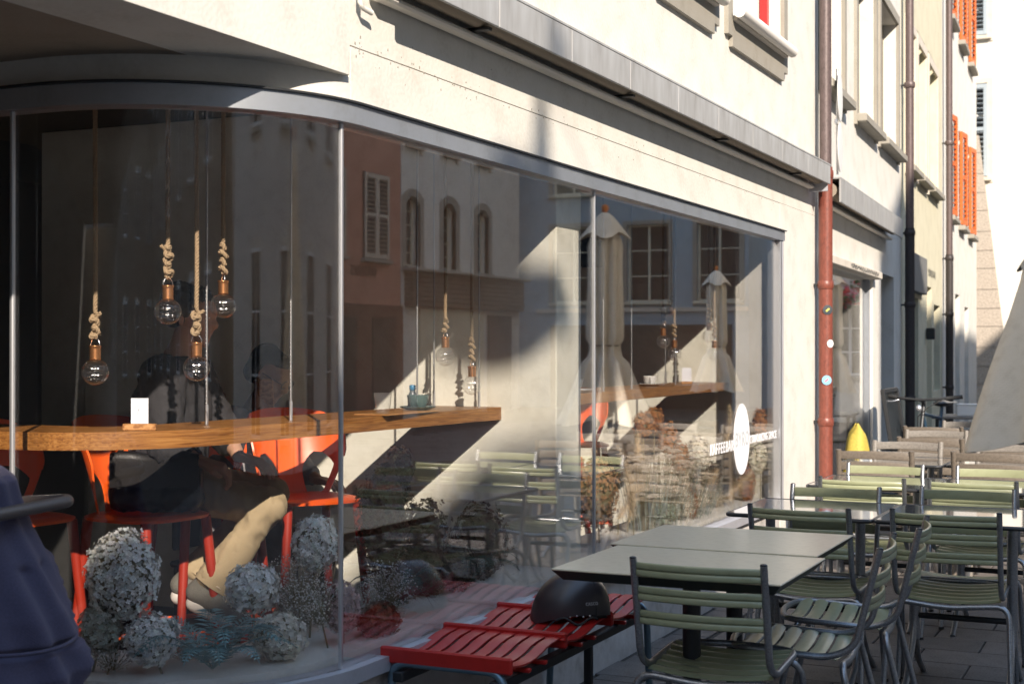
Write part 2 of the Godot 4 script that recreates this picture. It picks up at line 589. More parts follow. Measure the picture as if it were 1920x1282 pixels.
# wall pieces round rectangular openings [s0, s1, h0, h1]
func pierced(x0: float, x1: float, s0: float, s1: float, h0: float, h1: float, holes: Array) -> Geo:
	var g := Geo.new()
	var ss := [s0, s1]
	for o in holes:
		for k in [o[0], o[1]]:
			if k > s0 and k < s1 and not ss.has(k):
				ss.append(k)
	ss.sort()
	for i in ss.size() - 1:
		var a: float = ss[i]
		var b: float = ss[i + 1]
		var mid := (a + b) / 2.0
		var cuts := []
		for o in holes:
			if mid > o[0] and mid < o[1]:
				cuts.append([o[2], o[3]])
		cuts.sort()
		var y := h0
		for c in cuts + [[h1, h1]]:
			if c[0] > y + 0.001:
				g.box(Vector3((x0 + x1) / 2, (y + c[0]) / 2, -mid), Vector3(x1 - x0, c[0] - y, b - a))
			y = maxf(y, c[1])
	return g

func pane_pair(parent: Node, called: String, b0: float, s1: float, a0: float, a1: float, h0: float, h1: float) -> void:
	for o in [0.0, -0.005]:
		part(parent, called, slab(Geo.new(), plan(o - 0.003, b0, s1, a0, a1), plan(o, b0, s1, a0, a1), h0, h1), M.glass)

func flat_pair(parent: Node, called: String, s0: float, s1: float, h0: float, h1: float, x := 0.0) -> void:
	for o in [0.0, -0.005]:
		part(parent, called, Geo.new().box(Vector3(x + o - 0.0015, (h0 + h1) / 2, -(s0 + s1) / 2), Vector3(0.003, h1 - h0, s1 - s0)), M.glass)

func cafe() -> void:
	var b := thing("cafe_building", "cream plastered cafe building with a round glass corner window", "building")
	# lower wall, sill, head and plaster band follow the plan of the glass
	part(b, "base_wall", slab(Geo.new(), plan(-0.22, 2.0, SE + 0.1), plan(-0.005, 2.0, SE + 0.1), -0.1, 0.40), M.plaster_base)
	part(b, "sill_frame", slab(Geo.new(), plan(-0.06, 2.0, SE + 0.06), plan(0.035, 2.0, SE + 0.06), 0.402, 0.45), M.sill_metal)
	var head := part(b, "head_frame", slab(Geo.new(), plan(-0.06, 2.0, SE + 0.06), plan(0.03, 2.0, SE + 0.06), 2.15, 2.212), M.steel_frame)
	part(head, "drip_edge", slab(Geo.new(), plan(-0.02, 2.0, SE + 0.07), plan(0.042, 2.0, SE + 0.07), 2.2125, 2.219), M.black_steel)
	part(b, "plaster_band", slab(Geo.new(), plan(-0.18, 2.0, 3.0), plan(0.0, 2.0, 3.0), 2.22, 2.3), M.plaster)
	# glass with its joints
	pane_pair(b, "curved_glass", 0.755, 3.0, 0.0, 83.4, 0.45, 2.15)
	pane_pair(b, "porch_glass", 2.0, 3.0, 0.0, 0.0, 0.45, 2.15)
	flat_pair(b, "window_glass", 3.80, 5.90, 0.45, 2.15)
	flat_pair(b, "window_glass", 5.92, 9.12, 0.45, 2.15)
	for m in [[0.004, 3.79], [0.0, 5.91]]:
		part(b, "mullion", Geo.new().box(w3(m[0] + 0.002, 1.3, m[1]), Vector3(0.014, 1.70, 0.014), 0.003), M.alu)
	part(b, "mullion", Geo.new().box(w3(0.77, 1.3, S0 - RC), Vector3(0.014, 1.70, 0.014), 0.003), M.alu)
	part(b, "jamb_frame", Geo.new().box(w3(0.02, 1.3, 9.15), Vector3(0.09, 1.70, 0.045), 0.006), M.alu)
	part(b, "jamb_frame", Geo.new().box(w3(0.0, 1.3, 9.19), Vector3(0.05, 1.78, 0.032), 0.006), M.sill_metal)
	# walls on the street
	part(b, "lintel_wall", Geo.new().box(w3(0.125, 2.309, 6.52), Vector3(0.25, 0.178, 5.36)), M.plaster)
	part(b, "lintel_core", Geo.new().box(w3(0.16, 2.40, 6.52), Vector3(0.17, 0.40, 5.36)), M.plaster)
	part(b, "pier_wall", Geo.new().box(w3(0.15, 1.15, 9.73), Vector3(0.30, 2.5, 1.04)), M.plaster)
	var wins := [[3.95, 4.95], [5.4, 6.4], [6.72, 7.66], [8.02, 9.22]]
	var holes := []
	for w in wins:
		holes.append([w[0], w[1], 3.38, 5.0])
		holes.append([w[0], w[1], 6.2, 7.8])
	part(b, "street_wall", pierced(-0.25, 0.0, 3.8, 10.25, 2.402, 10.5, holes), M.plaster)
	part(b, "porch_wall", Geo.new().box(w3(0.115, 6.4, 0.4), Vector3(0.27, 8.2, 6.8)), M.plaster)
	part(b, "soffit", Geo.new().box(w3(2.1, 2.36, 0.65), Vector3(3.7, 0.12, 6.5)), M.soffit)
	part(b, "upper_block", Geo.new().box(w3(3.3, 6.7, 3.6), Vector3(5.9, 7.6, 13.2)), M.plaster_white)
	part(b, "porch_side_wall", Geo.new().box(w3(2.7, 1.15, -3.15), Vector3(5.4, 2.3, 0.4)), M.plaster)
	part(b, "porch_back_wall", Geo.new().box(w3(2.15, 1.15, 0.1), Vector3(0.3, 2.3, 6.1)), M.grey_panel)
	var rf := part(b, "roof", Geo.new().prism(PackedVector2Array([Vector2(0.5, 10.4), Vector2(0.5, 10.55), Vector2(-3.2, 13.0), Vector2(-6.8, 10.55), Vector2(-6.8, 10.4)]), -10.25, 3.0), M.roof_tile)
	part(rf, "chimney", Geo.new().box(Vector3(-3.0, 13.2, -6.0), Vector3(0.6, 1.6, 0.6)), M.plaster_white)
	# flaking paint along the crack over the window and round the corner
	rng.seed = 19
	var fl := Geo.new()
	for i in 130:
		var s := 3.86 + pow(rng.randf(), 1.8) * 5.2
		var h := 2.40 + rng.randfn() * (0.012 if i % 3 else 0.05)
		if h > 2.56 or h < 2.23:
			continue
		var w := rng.randf_range(0.0015, 0.006)
		fl.box(w3(-0.0006, h, s), Vector3(0.0015, w * rng.randf_range(0.5, 1.6), w))
	part(b, "flaking_paint", fl, M.stone_trim, "stuff")
	# a hairline of old caulk and a short conduit by the round corner
	part(b, "conduit", Geo.new().tube([Vector3(0.03, 2.72, -3.845), Vector3(0.03, 2.535, -3.845), Vector3(0.032, 2.52, -3.86), Vector3(0.034, 2.515, -3.91)], 0.009, 8), M.plaster_white)
	# upper windows
	for w in wins:
		for hh in [[3.38, 5.0], [6.2, 7.8]]:
			var mid: float = (w[0] + w[1]) / 2.0
			var wid: float = w[1] - w[0]
			var hm: float = (hh[0] + hh[1]) / 2.0
			var ht: float = hh[1] - hh[0]
			var win := part(b, "window", Geo.new().box(w3(0.14, hm, mid), Vector3(0.02, ht, wid)), M.blind)
			var fr := Geo.new()
			for e in [-1, 1]:
				fr.box(w3(0.10, hm, mid + e * (wid / 2 - 0.03)), Vector3(0.05, ht, 0.06), 0.004)
			fr.box(w3(0.10, hh[1] - 0.03, mid), Vector3(0.05, 0.06, wid - 0.12), 0.004)
			part(win, "frame", fr, M.window_red)
			var sur := Geo.new()
			for e in [-1, 1]:
				sur.box(w3(-0.012, hm - 0.06, mid + e * (wid / 2 + 0.045)), Vector3(0.03, ht + 0.12, 0.09))
			sur.box(w3(-0.012, hh[1] + 0.05, mid), Vector3(0.03, 0.10, wid + 0.18))
			sur.box(w3(-0.012, hh[0] - 0.105, mid), Vector3(0.03, 0.15, wid), 0.0)
			part(win, "surround", sur, M.stone_trim)
			part(win, "sill", Geo.new().box(w3(0.03, hh[0] - 0.015, mid), Vector3(0.17, 0.03, wid), 0.006), M.stone_pale)
			part(win, "sill_roll", Geo.new().tube([w3(-0.075, hh[0] + 0.012, mid - wid / 2 - 0.03), w3(-0.075, hh[0] + 0.012, mid), w3(-0.075, hh[0] + 0.012, mid + wid / 2 + 0.03)], 0.035, 14), M.blind)
	# interior
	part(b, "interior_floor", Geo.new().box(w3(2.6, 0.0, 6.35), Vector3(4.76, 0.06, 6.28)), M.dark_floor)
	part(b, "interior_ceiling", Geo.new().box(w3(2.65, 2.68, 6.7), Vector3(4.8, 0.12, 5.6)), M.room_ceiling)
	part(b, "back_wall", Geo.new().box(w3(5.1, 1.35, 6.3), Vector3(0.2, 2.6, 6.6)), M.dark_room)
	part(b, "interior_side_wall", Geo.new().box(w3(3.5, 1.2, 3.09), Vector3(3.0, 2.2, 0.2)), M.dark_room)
	part(b, "party_wall", Geo.new().box(w3(2.75, 1.3, 9.875), Vector3(4.88, 2.6, 0.75)), M.plaster_inside)
	part(b, "partition_wall", Geo.new().box(w3(1.65, 1.365, 5.975), Vector3(3.0, 2.47, 0.29), 0.004), M.plaster_inside)
	part(b, "inner_ledge", slab(Geo.new(), plan(-0.46, 0.9, SE - 0.04), plan(-0.07, 0.9, SE - 0.04), 0.36, 0.47), M.plaster_white)
	# retracted awning
	var aw := holder(b, "awning")
	for k in 9:
		var s := 3.93 + k * 0.677
		part(aw, "fascia_panel", Geo.new().box(w3(-0.148, 2.665, s + 0.3365), Vector3(0.012, 0.13, 0.673), 0.002), M.zinc)
	part(aw, "cassette_top", Geo.new().box(w3(-0.07, 2.737, 6.98), Vector3(0.17, 0.012, 6.12), 0.002), M.zinc)
	part(aw, "cloth_roll", Geo.new().tube([w3(-0.07, 2.655, 3.95), w3(-0.07, 2.655, 7.0), w3(-0.07, 2.655, 9.98)], 0.052, 14), M.awning_cloth)
	part(aw, "front_bar", Geo.new().box(w3(-0.035, 2.578, 6.93), Vector3(0.05, 0.024, 6.0), 0.008), M.awning_bar)
	part(aw, "end_plate", Geo.new().box(w3(-0.075, 2.64, 9.99), Vector3(0.13, 0.18, 0.014), 0.003), M.sill_metal)
	for s in [4.6, 6.1, 7.6, 9.3]:
		part(aw, "bracket", Geo.new().box(w3(-0.06, 2.598, s), Vector3(0.12, 0.012, 0.03), 0.002), M.black_steel)
	# the writing on the glass
	var dec := holder(b, "window_lettering")
	var prof := PackedVector2Array()
	for i in 48:
		var f := TAU * i / 48
		prof.append(Vector2(cos(f) * 0.172, sin(f) * 0.212))
	var at := Transform3D(Basis(Vector3(0, 0, -1), Vector3(0, 1, 0), Vector3(1, 0, 0)), w3(-0.002, 0.905, 8.285))
	part(dec, "oval", Geo.new().prism(prof, 0.0, 0.0012, at), M.decal_white)
	lettering(dec, "BYRO", 0.086, w3(-0.0042, 0.905, 8.285), M.decal_grey, 0.0)
	lettering(dec, "KAFFEEBAR", 0.064, w3(-0.002, 0.878, 7.88), M.decal_white, 0.0)
	lettering(dec, "COWORKING SPACE", 0.05, w3(-0.002, 0.89, 8.785), M.decal_white, 0.0)

func lettering(parent: Node, words: String, height: float, at: Vector3, m: Material, turn: float) -> void:
	var t := TextMesh.new()
	var f := SystemFont.new()
	f.font_names = PackedStringArray(["Droid Sans"])
	f.font_weight = 700
	t.font = f
	t.text = words
	t.font_size = 64
	t.pixel_size = height / 47.0
	t.depth = 0.0012
	t.curve_step = 2.0
	var o := part(parent, "lettering", t, m)
	o.transform = Transform3D(Basis(Vector3.UP, PI / 2 + turn), at)

func downpipe(at: Vector3, label: String, r: float, lower: Material, upper: Material, split: float, top: float) -> Node3D:
	var p := thing("downpipe", label, "downpipe", at, 0.0, "downpipes on the house fronts")
	part(p, "lower_pipe", Geo.new().tube([Vector3(0, 0.0, 0), Vector3(0, split * 0.5, 0), Vector3(0, split, 0)], r, 16), lower)
	part(p, "upper_pipe", Geo.new().tube([Vector3(0, split + 0.001, 0), Vector3(0, top * 0.5, 0), Vector3(0, top, 0)], r * 0.86, 16), upper)
	for h in [0.92, 1.9, split - 0.05, split + 1.5]:
		if h < top:
			part(p, "collar", Geo.new().lathe([Vector2(r * 0.9, h - 0.03), Vector2(r * 1.12, h - 0.028), Vector2(r * 1.16, h), Vector2(r * 1.12, h + 0.028), Vector2(r * 0.9, h + 0.03)], 16), lower if h < split else upper)
			part(p, "wall_bracket", Geo.new().box(Vector3(-r - 0.02, h, 0), Vector3(0.06, 0.02, 0.03)), M.black_steel)
	return p

# ---------------------------------------------------------------- things inside the window
func helix_rope(path: Array, r: float, pitch := 0.034) -> Geo:
	# three twisted strands along a path
	var g := Geo.new()
	var dist := [0.0]
	for i in range(1, path.size()):
		dist.append(dist[-1] + path[i].distance_to(path[i - 1]))
	for k in 3:
		var pts := []
		var up := Vector3(0.3, 0.1, 0.95).normalized()
		for i in path.size():
			var t: Vector3 = (path[mini(i + 1, path.size() - 1)] - path[maxi(i - 1, 0)]).normalized()
			var x := up.cross(t).normalized()
			up = t.cross(x)
			var f: float = TAU * (dist[i] / pitch + k / 3.0)
			pts.append(path[i] + (x * cos(f) + up * sin(f)) * r * 0.52)
		g.tube(pts, r * 0.56, 5)
	return g

func pendant(called_label: String, bulb: Vector3, rad: float, knots: int, top: float, sd: int) -> void:
	rng.seed = sd
	var p := thing("pendant_lamp", called_label, "pendant lamp", bulb, rng.randf() * TAU, "rope pendants over the window counters")
	var y0 := rad * 1.0
	part(p, "glass_globe", Geo.new().lathe(globe_profile(rad), 96, Transform3D(), 20, 0.05).lathe(globe_profile(rad * 0.97), 96, Transform3D(), 20, 0.05), M.bulb_glass)
	# a loop of fine wire lies inside
	var wl := []
	for i in 40:
		var f := TAU * i / 13.0
		wl.append(Vector3(cos(f) * rad * 0.55, -rad * 0.55 + rad * 1.1 * i / 40.0, sin(f) * rad * 0.55))
	part(p, "light_wire", Geo.new().tube(wl, 0.0006, 4), M.wire)
	var cr := rad * 0.42
	var prof := [Vector2(0.001, y0 - 0.004), Vector2(cr * 0.95, y0 - 0.004)]
	var hh := rad * 1.0
	for i in 7:
		prof.append(Vector2(cr * (1.0 if i % 2 == 0 else 0.93), y0 + hh * i / 7.0))
	prof.append(Vector2(cr * 1.08, y0 + hh * 0.92))
	prof.append(Vector2(cr * 1.08, y0 + hh))
	prof.append(Vector2(0.001, y0 + hh))
	part(p, "socket_cap", Geo.new().lathe(prof, 28), M.copper)
	var loop := []
	var yl := y0 + hh
	for i in 13:
		var f := PI * i / 12.0
		loop.append(Vector3(cos(f) * cr * 0.95, yl + sin(f) * cr * 1.35, 0))
	part(p, "wire_loop", Geo.new().tube(loop, 0.0016, 6), M.wire)
	# rope: knots from below, then straight up to the ceiling
	var rr := rad * 0.185
	var path := []
	var y := yl + cr * 1.25
	var klen := knots * rad * 0.62
	var n := knots * 22
	for i in n:
		var t := float(i) / n
		var f := TAU * knots * t
		var w := rad * (0.20 + 0.10 * sin(t * knots * PI)) * sin(clampf(t * 8.0, 0.0, 1.0) * PI / 2)
		path.append(Vector3(cos(f) * w, y + klen * t + sin(f * 2.0) * rad * 0.13, sin(f) * w))
	var ys := y + klen
	var steps := int((top - bulb.y - ys) / 0.006)
	for i in steps:
		path.append(Vector3(sin(i * 0.05) * 0.001, ys + 0.006 * (i + 1), 0))
	part(p, "rope", helix_rope(path, rr), M.rope)
	# the loose end of the knot
	var tail := []
	for i in 10:
		tail.append(Vector3(rad * (0.15 + 0.045 * i), y + klen * 0.86 + i * rad * 0.035, rad * 0.1))
	part(p, "rope_end", helix_rope(tail, rr * 0.8), M.rope)
	var hairs := Geo.new()
	for i in 170:
		var q: Vector3 = path[rng.randi_range(0, mini(path.size() - 1, n + 60))]
		var d := Vector3(rng.randfn(), rng.randfn() * 0.6, rng.randfn()).normalized()
		var a := q + d * rr * 0.9
		var e := a + d * rng.randf_range(0.004, 0.013) + Vector3(0, rng.randf_range(-0.004, 0.004), 0)
		var sd2 := d.cross(Vector3(0.2, 1, 0.4)).normalized() * 0.0004
		hairs.tri(a - sd2, a + sd2, e)
	part(p, "rope_fibres", hairs, M.fibre, "stuff")
	part(p, "ceiling_hook", Geo.new().lathe([Vector2(0.001, top - bulb.y - 0.03), Vector2(0.02, top - bulb.y - 0.025), Vector2(0.024, top - bulb.y), Vector2(0.001, top - bulb.y)], 12), M.black_steel)

func globe_profile(r: float) -> Array:
	var a := []
	for i in 25:
		var f := -PI / 2 + PI * i / 24.0 * 0.9
		a.append(Vector2(maxf(r * cos(f), 0.0008), r * sin(f)))
	return a

func counter_line(o: float, s1: float) -> Array:
	# the counter's edge runs parallel to the glass: straight, then a quarter turn into the room; o sets it back into the room
	var a := [Vector2(1.6, 3.44 + o), Vector2(1.045, 3.44 + o)]
	var r := 0.5 - o
	for i in range(1, 21):
		var f := PI / 2 * i / 20.0
		a.append(Vector2(1.045 - r * sin(f), 3.94 - r * cos(f)))
	for i in range(1, 5):
		a.append(Vector2(lerpf(0.545, 0.42, i / 4.0) + o, lerpf(3.94, s1, i / 4.0)))
	return a

func counters() -> void:
	var c := thing("window_counter", "curved oak counter hung on steel rods behind the round glass corner", "counter", Vector3.ZERO, 0.0, "oak window counters")
	part(c, "counter_top", slab(Geo.new(), counter_line(0.34, 5.825), counter_line(0.0, 5.825), 1.125, 1.182), M.oak)
	for q in [[0.70, 4.03], [0.60, 4.40], [0.56, 5.29], [0.50, 5.76], [0.72, 5.74]]:
		rod(c, w3(q[0], 1.183, q[1]), 2.62)
	var d := thing("window_counter", "straight oak counter in the far bay beside the white oval lettering", "counter", Vector3.ZERO, 0.0, "oak window counters")
	part(d, "counter_top", Geo.new().box(w3(0.60, 1.185, 7.81), Vector3(0.34, 0.057, 3.36), 0.003), M.oak)
	for q in [[0.46, 7.2], [0.50, 7.75], [0.60, 8.85], [0.72, 9.0]]:
		rod(d, w3(q[0], 1.214, q[1]), 2.62)

func rod(parent: Node, foot: Vector3, top: float) -> void:
	var r := part(parent, "hanger_rod", Geo.new().tube([foot, Vector3(foot.x, (foot.y + top) / 2, foot.z), Vector3(foot.x, top, foot.z)], 0.0042, 8), M.steel_rod)
	var th := []
	var n := int((top - foot.y) / 0.0035)
	for i in n:
		var f := TAU * i / 4.0
		th.append(Vector3(foot.x + cos(f) * 0.0046, foot.y + 0.0035 * i, foot.z + sin(f) * 0.0046))
	part(r, "thread", Geo.new().tube(th, 0.0012, 3), M.steel_rod)
	part(r, "foot_sleeve", Geo.new().tube([foot, foot + Vector3(0, 0.07, 0)], 0.0065, 10), M.alu)

func make_stool() -> Node3D:
	# faces local -z; seat at 0.80
	var t := thing("bar_stool", "", "bar stool")
	var sh := 0.80
	var rows := []
	for i in 9:
		var row := PackedVector3Array()
		var q := i / 8.0
		for k in 32:
			var f := TAU * k / 32
			var cx := cos(f)
			var cz := sin(f)
			var rr := 0.205 * q / pow(pow(absf(cx), 3.0) + pow(absf(cz), 3.0), 1.0 / 3.0)
			row.append(Vector3(cx * rr, sh - 0.012 + 0.022 * q * q - 0.02 * pow(q, 8.0), cz * rr))
		rows.append(row)
	part(t, "seat", Geo.new().shell(rows, -0.012, true), M.orange)
	# one piece back: a wide band above, a middle strap and two side straps that run into the seat
	var back := holder(t, "backrest")
	var band := func(a0: Callable, a1: Callable, v0: float, v1: float, nu: int, nv: int) -> Geo:
		var rr := []
		for i in nv + 1:
			var vv := lerpf(v0, v1, float(i) / nv)
			var row := PackedVector3Array()
			for j in nu + 1:
				row.append(back_point(lerpf(a0.call(vv), a1.call(vv), float(j) / nu), vv))
			rr.append(row)
		return Geo.new().shell(rr, 0.008)
	var wide := func(v: float) -> float: return 78.0 * (1.0 - pow(clampf((v - 0.72) / 0.28, 0.0, 1.0), 3.0) * 0.35) - 30.0 * pow(clampf((0.62 - v) / 0.62, 0.0, 1.0), 1.2)
	part(back, "top_band", band.call(func(v): return -wide.call(v), wide, 0.50, 1.0, 28, 12), M.orange)
	var inner := func(v: float) -> float: return 16.0 + 16.0 * pow(absf(v - 0.25) / 0.25, 2.0) * (1.0 if v > 0.25 else 0.3)
	var gap := func(v: float) -> float: return minf(wide.call(v) - 9.0, 62.0 - 26.0 * pow(absf(v - 0.27) / 0.27, 2.2))
	part(back, "middle_strap", band.call(func(v): return -inner.call(v), inner, -0.02, 0.505, 10, 12), M.orange)
	for e in [-1.0, 1.0]:
		part(back, "side_strap", band.call(func(v): return e * gap.call(v), func(v): return e * wide.call(v), 0.0, 0.505, 6, 12), M.orange)
	for sx in [-1, 1]:
		for sz in [-1, 1]:
			var a := Vector3(sx * 0.155, sh - 0.02, sz * 0.15)
			var f := Vector3(sx * 0.215, 0.0, sz * 0.21)
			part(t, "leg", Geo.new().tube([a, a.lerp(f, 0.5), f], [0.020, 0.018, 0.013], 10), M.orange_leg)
	var ring := Geo.new()
	var k := 0.62
	var cs := []
	for q in [[-1, -1], [1, -1], [1, 1], [-1, 1]]:
		cs.append(Vector3(q[0] * lerpf(0.155, 0.215, k), lerpf(sh - 0.02, 0.0, k), q[1] * lerpf(0.15, 0.21, k)))
	for i in 4:
		ring.tube([cs[i], (cs[i] + cs[(i + 1) % 4]) / 2, cs[(i + 1) % 4]], 0.010, 8)
	part(t, "footrest", ring, M.orange)
	return t

func back_point(deg: float, v: float) -> Vector3:
	var f := deg_to_rad(deg)
	var r := 0.195 + 0.03 * v
	var lift := 0.79 + 0.37 * v
	return Vector3(sin(f) * r, lift - 0.05 * v * pow(deg / 78.0, 2.0), cos(f) * r * (0.86 + 0.14 * v) + 0.015 + 0.05 * v * v - 0.03 * (1.0 - v))

func stools() -> void:
	var p := make_stool()
	var spots := [
		[1.18, 4.30, -96, "orange bar stool under the seated person in chinos"],
		[1.55, 3.98, -96, "orange bar stool at the porch end of the curved counter, its back half hidden"],
		[1.24, 4.74, -118, "orange bar stool just behind the seated person's knees"],
		[0.96, 5.06, -122, "orange bar stool with cut-out back nearest the bright upright joint of the glass"],
		[0.98, 6.85, -95, "orange bar stool at the straight counter, close beside the partition"],
		[0.95, 7.50, -105, "orange bar stool at the straight counter behind the brown dried flowers"],
		[1.20, 8.62, -150, "orange bar stool turned side-on near the cream end wall"],
	]
	for i in spots.size():
		var q: Array = spots[i]
		var at := w3(q[0], 0.03, q[1])
		var turn := deg_to_rad(q[2])
		if i == 0:
			p.position = at
			p.rotation.y = turn
			tag(p, q[3], "bar stool", "orange bar stools")
		else:
			copy(p, at, turn, q[3], "orange bar stools")

func table_ware() -> void:
	var y := 1.182
	# tumbler
	var g := thing("water_glass", "faceted water tumbler on the curved counter left of the green cup", "glass", w3(0.53, y, 4.95), 0.0, "water tumblers")
	part(g, "tumbler", Geo.new().lathe([Vector2(0.026, 0.0), Vector2(0.030, 0.03), Vector2(0.036, 0.088), Vector2(0.034, 0.088), Vector2(0.028, 0.03), Vector2(0.024, 0.008), Vector2(0.001, 0.008)], 24, Transform3D(), 9, 0.05), M.tumbler_glass)
	part(g, "tray", Geo.new().box(Vector3(0, 0.003, -0.12), Vector3(0.16, 0.006, 0.42), 0.002), M.pale_wood)
	# cup on saucer
	cup(w3(0.545, y + 0.007, 5.27), "dark green coffee cup and saucer on the curved counter", M.cup_green, 1.0)
	var bt := thing("small_bottle", "small dark bottle with a blue cap behind the green cup", "bottle", w3(0.61, y, 5.34))
	part(bt, "flask", Geo.new().lathe([Vector2(0.001, 0.0), Vector2(0.021, 0.0), Vector2(0.022, 0.06), Vector2(0.013, 0.078), Vector2(0.012, 0.09), Vector2(0.001, 0.09)], 16), M.bottle_grey)
	part(bt, "screw_cap", Geo.new().lathe([Vector2(0.001, 0.088), Vector2(0.014, 0.088), Vector2(0.014, 0.108), Vector2(0.001, 0.11)], 16), M.cap_blue)
	# card in a block
	var c := thing("card_holder", "white printed card standing in a pale wooden block on the counter", "card", w3(0.69, y, 3.665), deg_to_rad(-65))
	part(c, "block", Geo.new().box(Vector3(0, 0.0115, 0), Vector3(0.022, 0.022, 0.108), 0.003), M.pale_wood)
	var cd := part(c, "card", Geo.new().box(Vector3(0, 0.064, 0.0), Vector3(0.0012, 0.082, 0.056)), M.card_white)
	var ring := []
	for i in 32:
		var f := TAU * i / 32
		ring.append(Vector3(0.0012, 0.060 + sin(f) * 0.021, cos(f) * 0.021))
	part(cd, "printed_ring", Geo.new().tube(ring, 0.0008, 4, true), M.card_print)
	var arch := [Vector3(0.0012, 0.049, 0.007), Vector3(0.0012, 0.062, 0.007), Vector3(0.0012, 0.068, 0.004), Vector3(0.0012, 0.069, 0.0), Vector3(0.0012, 0.068, -0.004), Vector3(0.0012, 0.062, -0.007), Vector3(0.0012, 0.049, -0.007)]
	part(cd, "printed_letter", Geo.new().tube(arch, 0.0008, 4), M.card_print)
	part(cd, "printed_stroke", Geo.new().tube([Vector3(0.0012, 0.049, 0.003), Vector3(0.0012, 0.076, 0.003)], 0.0008, 4), M.card_print)
	# far bay
	var y2 := 1.214
	cup(w3(0.60, y2, 8.35), "pale coffee cup and saucer on the straight counter", M.cup_white, 0.9)
	var g2 := thing("water_glass", "water tumbler beside the pale cup on the straight counter", "glass", w3(0.56, y2, 8.47), 0.0, "water tumblers")
	part(g2, "tumbler", Geo.new().lathe([Vector2(0.028, 0.0), Vector2(0.032, 0.03), Vector2(0.038, 0.092), Vector2(0.036, 0.092), Vector2(0.030, 0.03), Vector2(0.026, 0.008), Vector2(0.001, 0.008)], 24, Transform3D(), 9, 0.05), M.tumbler_glass)
	var bw := thing("bowl_and_plate", "grey bowl on a white plate on the straight counter by the glass joint", "bowl", w3(0.55, y2, 6.95))
	part(bw, "plate", Geo.new().lathe([Vector2(0.001, 0.004), Vector2(0.09, 0.004), Vector2(0.12, 0.014), Vector2(0.118, 0.018), Vector2(0.09, 0.009), Vector2(0.001, 0.009)], 28), M.cup_white)
	part(bw, "bowl", Geo.new().lathe([Vector2(0.03, 0.01), Vector2(0.06, 0.03), Vector2(0.072, 0.07), Vector2(0.069, 0.07), Vector2(0.056, 0.033), Vector2(0.001, 0.018)], 28), M.bottle_grey)
	var c2 := thing("menu_card", "small white card upright on the straight counter near the cream wall", "card", w3(0.55, y2, 8.93), deg_to_rad(-65))
	part(c2, "stand", Geo.new().box(Vector3(0, 0.008, 0), Vector3(0.02, 0.016, 0.07), 0.002), M.pale_wood)
	part(c2, "card", Geo.new().box(Vector3(0, 0.06, 0), Vector3(0.0012, 0.09, 0.062)), M.card_white)
	var cu := thing("seat_cushion", "green striped cushion lying on a stool in the far bay", "cushion", w3(0.97, 0.90, 6.86), 0.3)
	for k in 3:
		part(cu, "pad", Geo.new().box(Vector3(0, -0.04 + 0.035 * k, 0.02 * k), Vector3(0.26, 0.033, 0.24), 0.012), M.pillow_green)
	# black pendant with a slack cable deeper in the far bay
	var l := thing("black_pendant", "black bucket shaped ceiling lamp on a slack cable in the far bay", "pendant lamp", w3(1.25, 2.0, 9.0))
	part(l, "shade", Geo.new().lathe([Vector2(0.001, 0.2), Vector2(0.03, 0.2), Vector2(0.085, 0.17), Vector2(0.078, 0.0), Vector2(0.072, 0.0), Vector2(0.08, 0.165), Vector2(0.001, 0.19)], 28), M.lamp_black)
	var cab := []
	for i in 24:
		var q := i / 23.0
		cab.append(Vector3(-0.1 * q, 0.2 + 0.42 * q * q - 0.5 * q * (1.0 - q), 1.5 * q))
	part(l, "cable", Geo.new().tube(cab, 0.005, 6), M.lamp_black)
	# downlight in the dark room, bread on a board
	var dl := thing("ceiling_spot", "round gold rimmed ceiling spot in the dark room", "spotlight", w3(2.9, 2.616, 4.9))
	part(dl, "rim", Geo.new().lathe([Vector2(0.001, -0.004), Vector2(0.055, -0.004), Vector2(0.06, 0.0), Vector2(0.06, 0.004), Vector2(0.001, 0.004)], 24), M.spot_gold)
	var bb := thing("back_counter", "dark serving counter at the back of the cafe room", "counter", w3(3.0, 0.03, 4.6))
	part(bb, "carcass", Geo.new().box(Vector3(0, 0.48, 0), Vector3(0.6, 0.96, 2.2), 0.01), M.dark_door)
	part(bb, "worktop", Geo.new().box(Vector3(0, 0.98, 0), Vector3(0.66, 0.04, 2.26), 0.006), M.grey_panel)
	var bo := thing("bread_board", "wooden board with bread rolls on the dark serving counter", "bread", w3(2.85, 1.031, 3.85))
	part(bo, "board", Geo.new().box(Vector3(0, 0.15, 0), Vector3(0.24, 0.02, 0.34), 0.005), M.pale_wood)
	for k in 3:
		part(bo, "bread_roll", Geo.new().ball(Vector3(0.03 * k - 0.03, 0.19, -0.07 + 0.07 * k), Vector3(0.045, 0.032, 0.05), 14), M.bread)
	part(bo, "pedestal", Geo.new().box(Vector3(0, 0.07, 0), Vector3(0.1, 0.14, 0.1), 0.004), M.dark_door)

